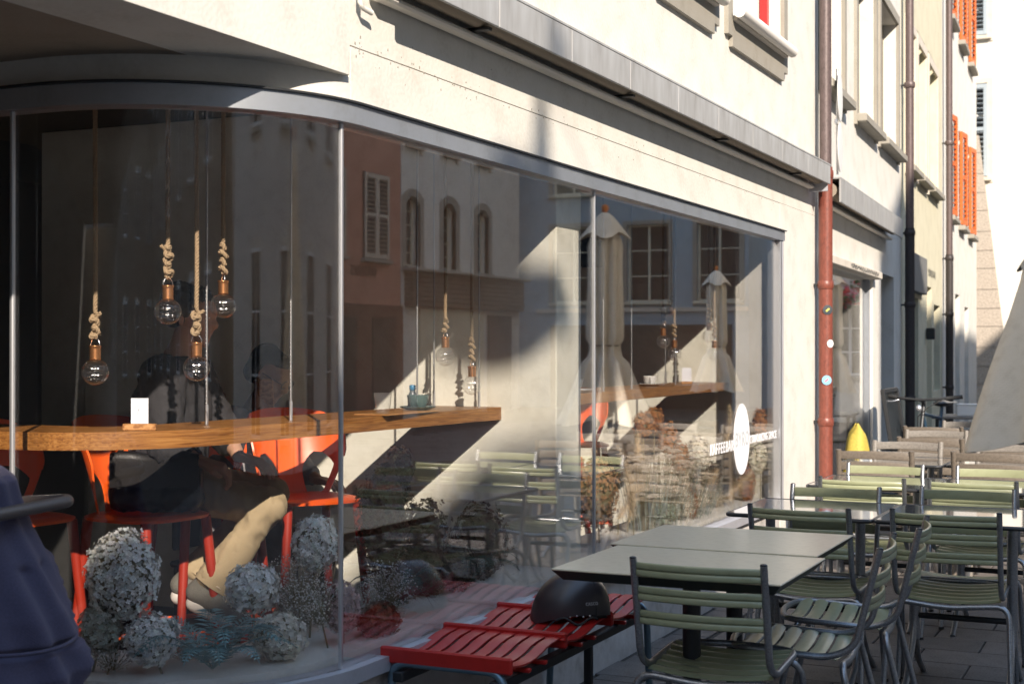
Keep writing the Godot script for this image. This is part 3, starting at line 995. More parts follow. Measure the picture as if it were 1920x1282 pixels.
func cup(at: Vector3, label: String, m: Material, k: float) -> void:
	var c := thing("coffee_cup", label, "cup", at, deg_to_rad(25), "coffee cups on the counters")
	part(c, "saucer", Geo.new().lathe([Vector2(0.001, 0.0), Vector2(0.045 * k, 0.0), Vector2(0.078 * k, 0.012), Vector2(0.076 * k, 0.015), Vector2(0.04 * k, 0.005), Vector2(0.001, 0.005)], 32), m)
	part(c, "bowl", Geo.new().lathe([Vector2(0.022 * k, 0.006), Vector2(0.03 * k, 0.012), Vector2(0.043 * k, 0.035), Vector2(0.047 * k, 0.062), Vector2(0.0445 * k, 0.062), Vector2(0.040 * k, 0.035), Vector2(0.026 * k, 0.014), Vector2(0.001, 0.012)], 32), m)
	var h := []
	for i in 12:
		var f := -PI / 2 + PI * i / 11.0
		h.append(Vector3(0.0, 0.037 + sin(f) * 0.019, (0.041 + cos(f) * 0.024) * k))
	part(c, "handle", Geo.new().tube(h, 0.0042, 8), m)

# ---------------------------------------------------------------- people, one skin over tapered bones
# bones: [from, to, radius, radius]; distances are joined smoothly and meshed as surface nets
func skin_over(g: Geo, bones: Array, cell: float, k: float) -> Geo:
	var lo := Vector3.ONE * 1e9
	var hi := -lo
	for b in bones:
		var r: float = maxf(b[2], b[3]) + k + cell * 3.0
		for p in [b[0], b[1]]:
			lo = lo.min(p - Vector3.ONE * r)
			hi = hi.max(p + Vector3.ONE * r)
	var nx := int((hi.x - lo.x) / cell) + 2
	var ny := int((hi.y - lo.y) / cell) + 2
	var nz := int((hi.z - lo.z) / cell) + 2
	var f := PackedFloat32Array()
	f.resize(nx * ny * nz)
	f.fill(1e3)
	for b in bones:
		var a: Vector3 = b[0]
		var d: Vector3 = b[1] - a
		var dd := maxf(d.length_squared(), 1e-9)
		var ra: float = b[2]
		var rb: float = b[3]
		var r: float = maxf(ra, rb) + k + cell * 2.0
		var l: Vector3 = (a.min(b[1]) - Vector3.ONE * r - lo) / cell
		var h: Vector3 = (a.max(b[1]) + Vector3.ONE * r - lo) / cell
		for z in range(maxi(int(l.z), 0), mini(int(h.z) + 1, nz)):
			for y in range(maxi(int(l.y), 0), mini(int(h.y) + 1, ny)):
				var at := (z * ny + y) * nx
				for x in range(maxi(int(l.x), 0), mini(int(h.x) + 1, nx)):
					var p := lo + Vector3(x, y, z) * cell - a
					var t := clampf(p.dot(d) / dd, 0.0, 1.0)
					var q := (p - d * t).length() - lerpf(ra, rb, t)
					var o := f[at + x]
					var m := maxf(k - absf(o - q), 0.0) / k
					f[at + x] = minf(o, q) - m * m * k * 0.25
	var made := {}
	var v0 := g.v.size()
	var i0 := g.ix.size()
	var sx := 1
	var sy := nx
	var sz := nx * ny
	var corner := [0, sx, sy, sx + sy, sz, sx + sz, sy + sz, sx + sy + sz]
	for z in nz - 1:
		for y in ny - 1:
			for x in nx - 1:
				var i := x + y * sy + z * sz
				if f[i] > 0.2:
					continue
				var mask := 0
				for c in 8:
					if f[i + corner[c]] < 0.0:
						mask |= 1 << c
				if mask == 0 or mask == 255:
					continue
				var s := Vector3.ZERO
				var n := 0
				for e in [[0, 1], [2, 3], [4, 5], [6, 7], [0, 2], [1, 3], [4, 6], [5, 7], [0, 4], [1, 5], [2, 6], [3, 7]]:
					var a := f[i + corner[e[0]]]
					var b := f[i + corner[e[1]]]
					if (a < 0.0) != (b < 0.0):
						var t := a / (a - b)
						var p0 := Vector3(e[0] & 1, (e[0] >> 1) & 1, e[0] >> 2)
						var p1 := Vector3(e[1] & 1, (e[1] >> 1) & 1, e[1] >> 2)
						s += p0.lerp(p1, t)
						n += 1
				made[i] = g.v.size()
				g.v.append(lo + (Vector3(x, y, z) + s / n) * cell)
	for i in made:
		for ax in 3:
			var st: int = [sx, sy, sz][ax]
			var u: int = [sy, sz, sx][ax]
			var w: int = [sz, sx, sy][ax]
			if (f[i] < 0.0) != (f[i + st] < 0.0):
				if made.has(i - u) and made.has(i - w) and made.has(i - u - w):
					var q := [made[i], made[i - u], made[i - u - w], made[i - w]]
					if f[i] < 0.0:
						g.ix.append_array(PackedInt32Array([q[0], q[2], q[1], q[0], q[3], q[2]]))
					else:
						g.ix.append_array(PackedInt32Array([q[0], q[1], q[2], q[0], q[2], q[3]]))
	g.outwards(v0, i0)
	return g

func head_bones(c: Vector3, fwd: Vector3, up: Vector3) -> Array:
	var sd := fwd.cross(up).normalized()
	var at := func(x: float, y: float, z: float) -> Vector3: return c + sd * x + up * y + fwd * z
	var o := [
		[at.call(0, 0.035, -0.03), at.call(0, 0.03, 0.035), 0.078, 0.068],
		[at.call(0, -0.02, 0.03), at.call(0, -0.075, 0.055), 0.058, 0.032],
		[at.call(0, 0.012, 0.085), at.call(0, -0.022, 0.108), 0.008, 0.013],
		[at.call(0.0, -0.05, 0.083), at.call(0.0, -0.052, 0.088), 0.017, 0.015],
		[at.call(0.0, -0.09, 0.072), at.call(0.0, -0.094, 0.074), 0.02, 0.018],
	]
	for e in [-1, 1]:
		o.append([at.call(0.076 * e, 0.005, -0.012), at.call(0.08 * e, -0.03, -0.005), 0.013, 0.009])
		o.append([at.call(0.046 * e, -0.025, 0.055), at.call(0.04 * e, -0.03, 0.062), 0.022, 0.02])
		o.append([at.call(0.015 * e, 0.022, 0.093), at.call(0.05 * e, 0.024, 0.076), 0.011, 0.011])
		o.append([at.call(0.01 * e, -0.022, 0.10), at.call(0.014 * e, -0.022, 0.098), 0.008, 0.008])
	return o

func hand_bones(wrist: Vector3, along: Vector3, nrm: Vector3, curl: float, thumb_side: float) -> Array:
	var sd := along.cross(nrm).normalized() * thumb_side
	var o := []
	var k0 := wrist + along * 0.085
	for i in 4:
		o.append([wrist + sd * (0.018 - 0.012 * i), k0 + sd * (0.030 - 0.020 * i), 0.017, 0.012])
		var p := k0 + sd * (0.030 - 0.020 * i)
		var d := along
		for j in 3:
			var ln: float = [0.042, 0.027, 0.021][j] * [0.95, 1.05, 1.0, 0.8][i]
			d = d.rotated(along.cross(nrm).normalized(), -curl)
			o.append([p, p + d * ln, 0.0095 - 0.0012 * j, 0.0088 - 0.0014 * j])
			p += d * ln
	var t0 := wrist + along * 0.025 + sd * 0.024
	var t1 := t0 + (along * 0.6 + sd * 0.62 - nrm * 0.35).normalized() * 0.042
	var t2 := t1 + (along * 0.95 - sd * 0.05 - nrm * 0.5).normalized() * 0.032
	o.append([t0, t1, 0.015, 0.011])
	o.append([t1, t2, 0.0105, 0.0085])
	return o

func people() -> void:
	# --- the guest in chinos on the stool
	var p := thing("person", "seated person in a dark grey shirt, beige chinos and laced sneakers on an orange stool", "person", w3(1.27, 0.03, 4.497))
	var o := p.position + Vector3(0.11, 0, 0.147)
	var L := func(b: float, h: float, s: float) -> Vector3: return w3(b, h, s) - o
	var pel: Vector3 = L.call(1.15, 0.925, 4.37)
	var chest: Vector3 = L.call(1.12, 1.22, 4.36)
	var neck: Vector3 = L.call(1.09, 1.405, 4.365)
	var head: Vector3 = L.call(1.05, 1.575, 4.375)
	var sn: Vector3 = L.call(1.035, 1.335, 4.20)
	var sf: Vector3 = L.call(1.15, 1.335, 4.53)
	var en: Vector3 = L.call(0.975, 1.08, 4.15)
	var ef: Vector3 = L.call(1.03, 1.09, 4.60)
	var wn: Vector3 = L.call(0.872, 1.022, 4.215)
	var wf: Vector3 = L.call(0.90, 1.02, 4.50)
	var hn: Vector3 = L.call(1.09, 0.91, 4.29)
	var hf: Vector3 = L.call(1.17, 0.91, 4.46)
	var kn: Vector3 = L.call(0.74, 0.835, 4.47)
	var kf: Vector3 = L.call(0.86, 0.86, 4.66)
	var an: Vector3 = L.call(0.915, 0.52, 4.335)
	var af: Vector3 = L.call(1.05, 0.53, 4.42)
	var fwd := Vector3(0.80, -0.12, -0.35).normalized()
	var up := (Vector3.UP - fwd * fwd.y).normalized()
	var g := Geo.new()
	skin_over(g, [[pel, chest, 0.115, 0.12], [chest, neck, 0.11, 0.055], [neck, head + Vector3(0, -0.05, 0), 0.052, 0.05], [chest, sn, 0.09, 0.055], [chest, sf, 0.09, 0.055],
		[sn, en, 0.050, 0.040], [en, wn, 0.040, 0.026], [sf, ef, 0.050, 0.040], [ef, wf, 0.040, 0.026], [hn, kn, 0.075, 0.052], [hf, kf, 0.075, 0.052], [kn, an, 0.050, 0.032], [kf, af, 0.050, 0.032], [pel, hn, 0.10, 0.08], [pel, hf, 0.10, 0.08]], 0.014, 0.04)
	skin_over(g, head_bones(head, fwd, up), 0.005, 0.022)
	skin_over(g, hand_bones(wn, (kn - wn).normalized().lerp(Vector3(0.8, -0.1, -0.3), 0.7).normalized(), Vector3(-0.2, 0.9, 0.3).normalized(), 0.62, 1.0), 0.004, 0.006)
	skin_over(g, hand_bones(wf, Vector3(0.9, -0.2, -0.1).normalized(), Vector3(0.1, 0.95, 0).normalized(), 0.35, -1.0), 0.004, 0.006)
	part(p, "body", g, M.skin)
	var sh := Geo.new()
	skin_over(sh, [[pel + Vector3(0, 0.03, 0), chest, 0.150, 0.150], [chest, neck + Vector3(0, -0.06, 0), 0.14, 0.085], [chest, sn, 0.11, 0.082], [chest, sf, 0.11, 0.082],
		[sn, en, 0.078, 0.062], [en, en.lerp(wn, 0.3), 0.062, 0.056], [sf, ef, 0.078, 0.062], [ef, ef.lerp(wf, 0.3), 0.062, 0.056]], 0.013, 0.035)
	rumple(sh, 0.007, 21, 16.0)
	part(p, "shirt", sh, M.shirt_grey)
	var cl := Geo.new()
	for e in [-1, 1]:
		var sd: Vector3 = fwd.cross(up) * float(e)
		cl.shell([PackedVector3Array([neck + sd * 0.075 + Vector3(0, 0.012, 0), neck + sd * 0.06 + fwd * 0.05 + Vector3(0, 0.02, 0), neck + fwd * 0.085 + sd * 0.012 + Vector3(0, -0.01, 0)]),
			PackedVector3Array([neck + sd * 0.10 + Vector3(0, -0.03, 0), neck + sd * 0.085 + fwd * 0.07 + Vector3(0, -0.04, 0), neck + fwd * 0.11 + sd * 0.035 + Vector3(0, -0.08, 0)])], 0.004)
	part(p, "collar", cl, M.shirt_grey)
	var tr := Geo.new()
	skin_over(tr, [[pel + Vector3(0, 0.06, 0), pel, 0.150, 0.145], [pel, hn, 0.125, 0.11], [pel, hf, 0.125, 0.11], [hn, kn, 0.096, 0.062], [hf, kf, 0.093, 0.062], [kn, kn.lerp(an, 0.5), 0.060, 0.054], [kn.lerp(an, 0.5), an + Vector3(0, 0.045, 0), 0.054, 0.050], [kf, af + Vector3(0, 0.045, 0), 0.060, 0.05]], 0.013, 0.035)
	rumple(tr, 0.008, 22, 12.0)
	var tr_part := part(p, "trousers", tr, M.chino)
	for leg in [[kn, an], [kf, af]]:
		var ax: Vector3 = (leg[1] - leg[0]).normalized()
		var sx: Vector3 = ax.cross(Vector3(0, 0, 1)).normalized()
		var sy: Vector3 = ax.cross(sx)
		var cuff := []
		for i in 9:
			var q := i / 8.0
			var c: Vector3 = leg[0].lerp(leg[1], lerpf(0.42, 0.97, q))
			var row := PackedVector3Array()
			for j in 40:
				var f := TAU * j / 40
				var rr := lerpf(0.060, 0.070, q) * (1.0 + 0.055 * sin(f * 2.0 + q * 3.0) + 0.035 * sin(f * 3.0 - q * 7.0))
				row.append(c + (sx * cos(f) * 1.08 + sy * sin(f) * 0.92) * rr)
			cuff.append(row)
		part(tr_part, "leg_hem", Geo.new().shell(cuff, 0.003, true), M.chino)
	var hr := Geo.new()
	var hc := func(x: float, y: float, z: float) -> Vector3: return head + fwd.cross(up) * x + up * y + fwd * z
	skin_over(hr, [[hc.call(0, 0.05, -0.035), hc.call(0, 0.062, 0.03), 0.083, 0.060], [hc.call(0.05, 0.0, -0.05), hc.call(-0.05, 0.0, -0.05), 0.05, 0.05], [hc.call(0.055, 0.04, 0.01), hc.call(0.06, 0.0, -0.02), 0.032, 0.026], [hc.call(-0.055, 0.04, 0.01), hc.call(-0.06, 0.0, -0.02), 0.032, 0.026]], 0.007, 0.02)
	rumple(hr, 0.004, 23, 60.0)
	part(p, "hair", hr, M.hair)
	for e in [-1, 1]:
		var ey := part(p, "eye", Geo.new().ball(hc.call(0.03 * e, 0.008, 0.083), Vector3(0.012, 0.010, 0.012), 12), M.white_paint)
		part(ey, "iris", Geo.new().ball(hc.call(0.03 * e, 0.008, 0.0915), Vector3(0.005, 0.005, 0.005), 10), M.hair)
	shoe(p, an + Vector3(0, -0.05, 0), Vector3(0.93, -0.30, -0.05).normalized())
	shoe(p, af + Vector3(0.0, -0.05, 0), Vector3(0.93, -0.24, -0.2).normalized())
	# --- the guest with the phone further in
	var q := thing("person", "person in glasses and pale grey top with a phone at the ear, deep inside", "person", w3(1.55, 0.03, 5.45))
	var o2 := q.position
	var K := func(b: float, h: float, s: float) -> Vector3: return w3(b, h, s) - o2
	var pel2: Vector3 = K.call(1.62, 0.58, 5.45)
	var ch2: Vector3 = K.call(1.58, 0.98, 5.48)
	var nk2: Vector3 = K.call(1.52, 1.165, 5.49)
	var hd2: Vector3 = K.call(1.46, 1.325, 5.505)
	var f2 := Vector3(0.75, -0.45, -0.1).normalized()
	var u2 := (Vector3.UP - f2 * f2.y).normalized()
	var sn2: Vector3 = K.call(1.52, 1.10, 5.31)
	var sf2: Vector3 = K.call(1.60, 1.10, 5.65)
	var en2: Vector3 = K.call(1.42, 0.92, 5.26)
	var wn2: Vector3 = K.call(1.43, 1.17, 5.39)
	var ef2: Vector3 = K.call(1.42, 0.88, 5.68)
	var wf2: Vector3 = K.call(1.24, 0.84, 5.58)
	var kn2: Vector3 = K.call(1.2, 0.56, 5.38)
	var kf2: Vector3 = K.call(1.2, 0.56, 5.56)
	var g2 := Geo.new()
	skin_over(g2, [[pel2, ch2, 0.115, 0.12], [ch2, nk2, 0.105, 0.055], [nk2, hd2 + Vector3(0, -0.04, 0), 0.052, 0.05], [ch2, sn2, 0.09, 0.055], [ch2, sf2, 0.09, 0.055], [sn2, en2, 0.048, 0.040], [en2, wn2, 0.040, 0.026], [sf2, ef2, 0.048, 0.04], [ef2, wf2, 0.04, 0.026],
		[pel2, kn2, 0.095, 0.055], [pel2, kf2, 0.095, 0.055], [kn2, K.call(1.26, 0.12, 5.38), 0.05, 0.035], [kf2, K.call(1.26, 0.12, 5.56), 0.05, 0.035]], 0.016, 0.04)
	skin_over(g2, head_bones(hd2, f2, u2), 0.005, 0.022)
	skin_over(g2, hand_bones(wn2, Vector3(0.1, 0.98, -0.1).normalized(), Vector3(0.75, -0.1, 0.6).normalized(), 0.55, 1.0), 0.004, 0.006)
	skin_over(g2, hand_bones(wf2, Vector3(0.9, -0.1, 0.2).normalized(), Vector3(0, 1, 0), 0.3, -1.0), 0.004, 0.006)
	part(q, "body", g2, M.skin_warm)
	var s2 := Geo.new()
	skin_over(s2, [[pel2, ch2, 0.15, 0.15], [ch2, nk2 + Vector3(0, -0.06, 0), 0.14, 0.085], [ch2, sn2, 0.11, 0.08], [ch2, sf2, 0.11, 0.08], [sn2, en2, 0.075, 0.06], [en2, en2.lerp(wn2, 0.6), 0.06, 0.045], [sf2, ef2, 0.075, 0.06], [ef2, ef2.lerp(wf2, 0.6), 0.06, 0.045]], 0.015, 0.035)
	rumple(s2, 0.007, 31, 16.0)
	part(q, "top", s2, M.shirt_light)
	var t2 := Geo.new()
	skin_over(t2, [[pel2, kn2, 0.13, 0.078], [pel2, kf2, 0.13, 0.078], [kn2, K.call(1.26, 0.16, 5.38), 0.075, 0.06], [kf2, K.call(1.26, 0.16, 5.56), 0.075, 0.06]], 0.018, 0.03)
	part(q, "trousers", t2, M.dark_door)
	var h2 := Geo.new()
	var hc2 := func(x: float, y: float, z: float) -> Vector3: return hd2 + f2.cross(u2) * x + u2 * y + f2 * z
	skin_over(h2, [[hc2.call(0, 0.05, -0.04), hc2.call(0, 0.062, 0.025), 0.085, 0.060], [hc2.call(0.05, -0.01, -0.05), hc2.call(-0.05, -0.01, -0.05), 0.055, 0.055]], 0.008, 0.02)
	part(q, "hair", h2, M.hair)
	var gl := Geo.new()
	for e in [-1, 1]:
		var ring := []
		for i in 20:
			var f := TAU * i / 20
			ring.append(hc2.call(0.033 * e + cos(f) * 0.025, 0.006 + sin(f) * 0.02, 0.105))
		gl.tube(ring, 0.0022, 5, true)
		gl.tube([hc2.call(0.058 * e, 0.01, 0.104), hc2.call(0.082 * e, 0.012, 0.0)], 0.002, 5)
	gl.tube([hc2.call(-0.008, 0.01, 0.106), hc2.call(0.008, 0.01, 0.106)], 0.002, 5)
	part(q, "glasses", gl, M.black_steel)
	for e in [-1, 1]:
		part(q, "eye", Geo.new().ball(hc2.call(0.03 * e, 0.008, 0.083), Vector3(0.012, 0.010, 0.012), 10), M.white_paint)
	var ph := thing("mobile_phone", "mobile phone held to the ear by the person in glasses", "phone", q.position + wn2 + Vector3(0.03, 0.07, 0.0), 0.5)
	part(ph, "phone_case", Geo.new().box(Vector3.ZERO, Vector3(0.072, 0.145, 0.009), 0.004, Basis(Vector3.RIGHT, 0.3)), M.pale_wood)
	var ch := thing("dining_chair", "dark chair under the person with the phone", "chair", w3(1.62, 0.03, 5.45))
	part(ch, "seat", Geo.new().box(Vector3(0, 0.43, 0), Vector3(0.42, 0.03, 0.42), 0.01), M.dark_door)
	part(ch, "backrest", Geo.new().box(Vector3(-0.20, 0.66, 0), Vector3(0.025, 0.34, 0.38), 0.008), M.dark_door)
	for sx in [-1, 1]:
		for sz in [-1, 1]:
			part(ch, "leg", Geo.new().box(Vector3(0.18 * sx, 0.21, 0.18 * sz), Vector3(0.03, 0.42, 0.03), 0.004), M.dark_door)

func rumple(g: Geo, amount: float, sd: int, freq: float) -> void:
	# cloth folds: push the points in and out along their own normals
	var n := FastNoiseLite.new()
	n.seed = sd
	n.frequency = freq
	n.noise_type = FastNoiseLite.TYPE_SIMPLEX_SMOOTH
	n.fractal_octaves = 2
	var nn := PackedVector3Array()
	nn.resize(g.v.size())
	for k in range(0, g.ix.size(), 3):
		var c := (g.v[g.ix[k + 2]] - g.v[g.ix[k]]).cross(g.v[g.ix[k + 1]] - g.v[g.ix[k]])
		for j in 3:
			nn[g.ix[k + j]] += c
	for i in g.v.size():
		var p := g.v[i]
		g.v[i] = p + nn[i].normalized() * amount * (1.0 - absf(n.get_noise_3d(p.x, p.y * 0.5, p.z)) * 2.6)

func shoe(parent: Node, at: Vector3, d: Vector3) -> void:
	var up := (Vector3.UP - d * d.y).normalized()
	var g := Geo.new()
	var heel := at - d * 0.065 - up * 0.012
	skin_over(g, [[heel + up * 0.03, heel + d * 0.10 + up * 0.025, 0.042, 0.046], [heel + d * 0.10 + up * 0.02, heel + d * 0.225, 0.045, 0.034], [heel + up * 0.03, heel + up * 0.075 + d * 0.02, 0.040, 0.040]], 0.007, 0.02)
	var s := part(parent, "shoe", g, M.shoe_grey)
	var so := Geo.new()
	skin_over(so, [[heel - up * 0.018, heel + d * 0.12 - up * 0.020, 0.034, 0.036], [heel + d * 0.12 - up * 0.020, heel + d * 0.235 - up * 0.018, 0.036, 0.030]], 0.007, 0.012)
	part(s, "sole", so, M.shoe_sole)
	var sd := d.cross(up).normalized()
	var l := Geo.new()
	for i in 4:
		var c := heel + d * (0.10 + 0.03 * i) + up * (0.072 - 0.012 * i)
		l.tube([c - sd * 0.026 - up * 0.012, c + up * 0.004, c + sd * 0.026 + d * 0.015 - up * 0.012], 0.003, 5)
	for e in [-1, 1]:
		var bow := []
		for i in 9:
			var f := PI * i / 8.0
			bow.append(heel + d * 0.10 + up * (0.078 + 0.018 * sin(f)) + sd * e * (0.012 + 0.03 * sin(f)) + d * 0.03 * (i / 8.0 - 0.5))
		l.tube(bow, 0.003, 5)
	part(s, "laces", l, M.lace)

func bag() -> void:
	var t := thing("leather_bag", "black leather satchel on the stool behind the seated person", "bag", w3(1.14, 0.842, 4.32), deg_to_rad(25))
	# local +z looks to the street
	var g := Geo.new()
	skin_over(g, [[Vector3(0.13, 0.045, 0.035), Vector3(-0.13, 0.045, 0.035), 0.05, 0.05], [Vector3(0.13, 0.17, 0.03), Vector3(-0.13, 0.17, 0.03), 0.036, 0.036], [Vector3(0.13, 0.045, 0.03), Vector3(0.13, 0.17, 0.03), 0.045, 0.038], [Vector3(-0.13, 0.045, 0.03), Vector3(-0.13, 0.17, 0.03), 0.045, 0.038], [Vector3(0, 0.045, 0.03), Vector3(0, 0.17, 0.03), 0.048, 0.04]], 0.01, 0.02)
	rumple(g, 0.006, 41, 14.0)
	part(t, "pouch", g, M.leather)
	var rows := []
	for i in 10:
		var f := i / 9.0
		var row := PackedVector3Array()
		for j in 9:
			var x := lerpf(-0.165, 0.165, j / 8.0)
			var y := 0.215 - 0.13 * maxf(f - 0.3, 0.0) / 0.7 + 0.006 * sin(j * 1.3)
			var z := 0.07 - 0.04 + 0.052 * sin(clampf(f / 0.45, 0.0, 1.0) * PI / 2)
			row.append(Vector3(x, y, z + 0.005 * cos(j * 1.1)))
		rows.append(row)
	part(t, "flap", Geo.new().shell(rows, 0.005), M.leather)
	var st := []
	for i in 20:
		var f := i / 19.0
		st.append(Vector3(lerpf(-0.16, 0.16, f), 0.2 + 0.14 * sin(f * PI), 0.0))
	part(t, "strap", Geo.new().tube(st, 0.009, 8), M.leather)

# ---------------------------------------------------------------- terrace furniture
func bend(pts: Array, r: float, n := 5) -> Array:
	# a bar through the points with rounded corners
	var out := [pts[0]]
	for i in range(1, pts.size() - 1):
		var p: Vector3 = pts[i]
		var a: Vector3 = (pts[i - 1] - p)
		var b: Vector3 = (pts[i + 1] - p)
		var k := minf(r, minf(a.length(), b.length()) * 0.48)
		var s := p + a.normalized() * k
		var e := p + b.normalized() * k
		for j in n + 1:
			var t := float(j) / n
			out.append(s.lerp(p, t).lerp(p.lerp(e, t), t))
	out.append(pts[-1])
	return out

func swept(sec: Array, line: Array, flip := false) -> Geo:
	# a closed section (z outwards, y up) carried along points in x
	var g := Geo.new()
	var rows := []
	for p in line:
		var row := PackedVector3Array()
		for q in sec:
			row.append(p + Vector3(0, q.y, q.x))
		rows.append(row)
	g.grid(rows, true)
	g.fan(rows[0])
	var l: PackedVector3Array = rows[-1].duplicate()
	l.reverse()
	g.fan(l)
	g.outwards(0, 0)
	return g

func make_slat_chair() -> Node3D:
	# looks to local -z, back at +z
	var t := thing("terrace_chair", "", "chair")
	var w := 0.205
	var side := [Vector3(-w, 0.80, 0.285), Vector3(-w, 0.475, 0.205), Vector3(-w, 0.435, 0.12), Vector3(-w, 0.45, -0.20), Vector3(0, 0.45, -0.235)]
	var all := side.duplicate()
	for i in range(3, -1, -1):
		all.append(Vector3(-side[i].x, side[i].y, side[i].z))
	part(t, "seat_tube", Geo.new().tube(bend(all, 0.07), 0.0115, 10), M.chair_tube)
	var rear := [Vector3(-0.25, 0.0, 0.27), Vector3(-0.232, 0.418, 0.165), Vector3(0, 0.395, 0.165), Vector3(0.232, 0.418, 0.165), Vector3(0.25, 0.0, 0.27)]
	part(t, "rear_legs", Geo.new().tube(bend(rear, 0.06), 0.0115, 10), M.chair_tube)
	var front := [Vector3(-0.235, 0.0, -0.25), Vector3(-0.228, 0.425, -0.155), Vector3(0, 0.425, -0.155), Vector3(0.228, 0.425, -0.155), Vector3(0.235, 0.0, -0.25)]
	part(t, "front_legs", Geo.new().tube(bend(front, 0.06), 0.0115, 10), M.chair_tube)
	for e in [-1, 1]:
		for z in [[0.25, 0.27], [0.235, -0.25]]:
			part(t, "foot_cap", Geo.new().tube([Vector3(z[0] * e, 0.0, z[1]), Vector3(z[0] * e, 0.012, z[1])], 0.014, 10), M.rubber)
		part(t, "tube_plug", Geo.new().ball(Vector3(w * e, 0.80, 0.285), Vector3(0.0117, 0.005, 0.0117), 10), M.black_steel)
	# three ribbed back slats
	var sec := [Vector2(0.0, -0.021), Vector2(0.0, 0.021), Vector2(0.006, 0.022), Vector2(0.0105, 0.018), Vector2(0.0105, 0.003), Vector2(0.004, 0.0012), Vector2(0.004, -0.0012), Vector2(0.0105, -0.003), Vector2(0.0105, -0.018), Vector2(0.006, -0.022)]
	for k in 3:
		var y := 0.765 - 0.077 * k
		var z := 0.285 - 0.08 * (0.80 - y) / 0.325
		var line := []
		for i in 11:
			var x := lerpf(-w + 0.01, w - 0.01, i / 10.0)
			line.append(Vector3(x, y, z - 0.006 + 0.032 * (1.0 - pow(x / w, 2.0))))
		part(t, "back_slat", swept(sec, line), M.sage)
	# six hollow seat slats
	for k in 6:
		var z0 := -0.195 + 0.058 * k
		var rows := []
		for i in 9:
			var x := lerpf(-w + 0.004, w - 0.004, i / 8.0)
			var row := PackedVector3Array()
			for j in 5:
				var q := j / 4.0
				var zz := z0 + 0.047 * q
				var base := 0.458 - 0.026 * clampf((zz + 0.16) / 0.3, 0.0, 1.0)
				row.append(Vector3(x, base - 0.018 * (1.0 - pow(x / w, 2.0)) - 0.005 * pow(q * 2.0 - 1.0, 4.0), zz))
			rows.append(row)
		part(t, "seat_slat", Geo.new().shell(rows, 0.003), M.sage)
	return t

func make_resin_chair(m: Material) -> Node3D:
	var t := thing("resin_chair", "", "chair")
	for e in [-1, 1]:
		part(t, "rear_post", Geo.new().tube(bend([Vector3(0.215 * e, 0.0, 0.26), Vector3(0.215 * e, 0.42, 0.19), Vector3(0.215 * e, 0.83, 0.27)], 0.1), 0.017, 8), m)
		part(t, "front_leg", Geo.new().tube([Vector3(0.21 * e, 0.0, -0.22), Vector3(0.21 * e, 0.22, -0.21), Vector3(0.21 * e, 0.44, -0.2)], 0.016, 8), m)
		part(t, "side_rail", Geo.new().box(Vector3(0.21 * e, 0.42, 0.0), Vector3(0.022, 0.04, 0.40), 0.005), m)
	for k in 5:
		var y := 0.795 - 0.066 * k
		var z := 0.19 + 0.08 * (y - 0.42) / 0.41
		var line := []
		for i in 9:
			var x := lerpf(-0.21, 0.21, i / 8.0)
			line.append(Vector3(x, y + 0.006 * (1.0 - pow(x / 0.21, 2.0)), z + 0.025 * (1.0 - pow(x / 0.21, 2.0))))
		part(t, "back_slat", swept([Vector2(-0.006, -0.022), Vector2(-0.006, 0.022), Vector2(0.0, 0.025), Vector2(0.006, 0.022), Vector2(0.006, -0.022), Vector2(0.0, -0.025)], line), m)
	for k in 6:
		part(t, "seat_slat", Geo.new().box(Vector3(0, 0.447, -0.195 + 0.07 * k), Vector3(0.42, 0.014, 0.058), 0.004), m)
	return t

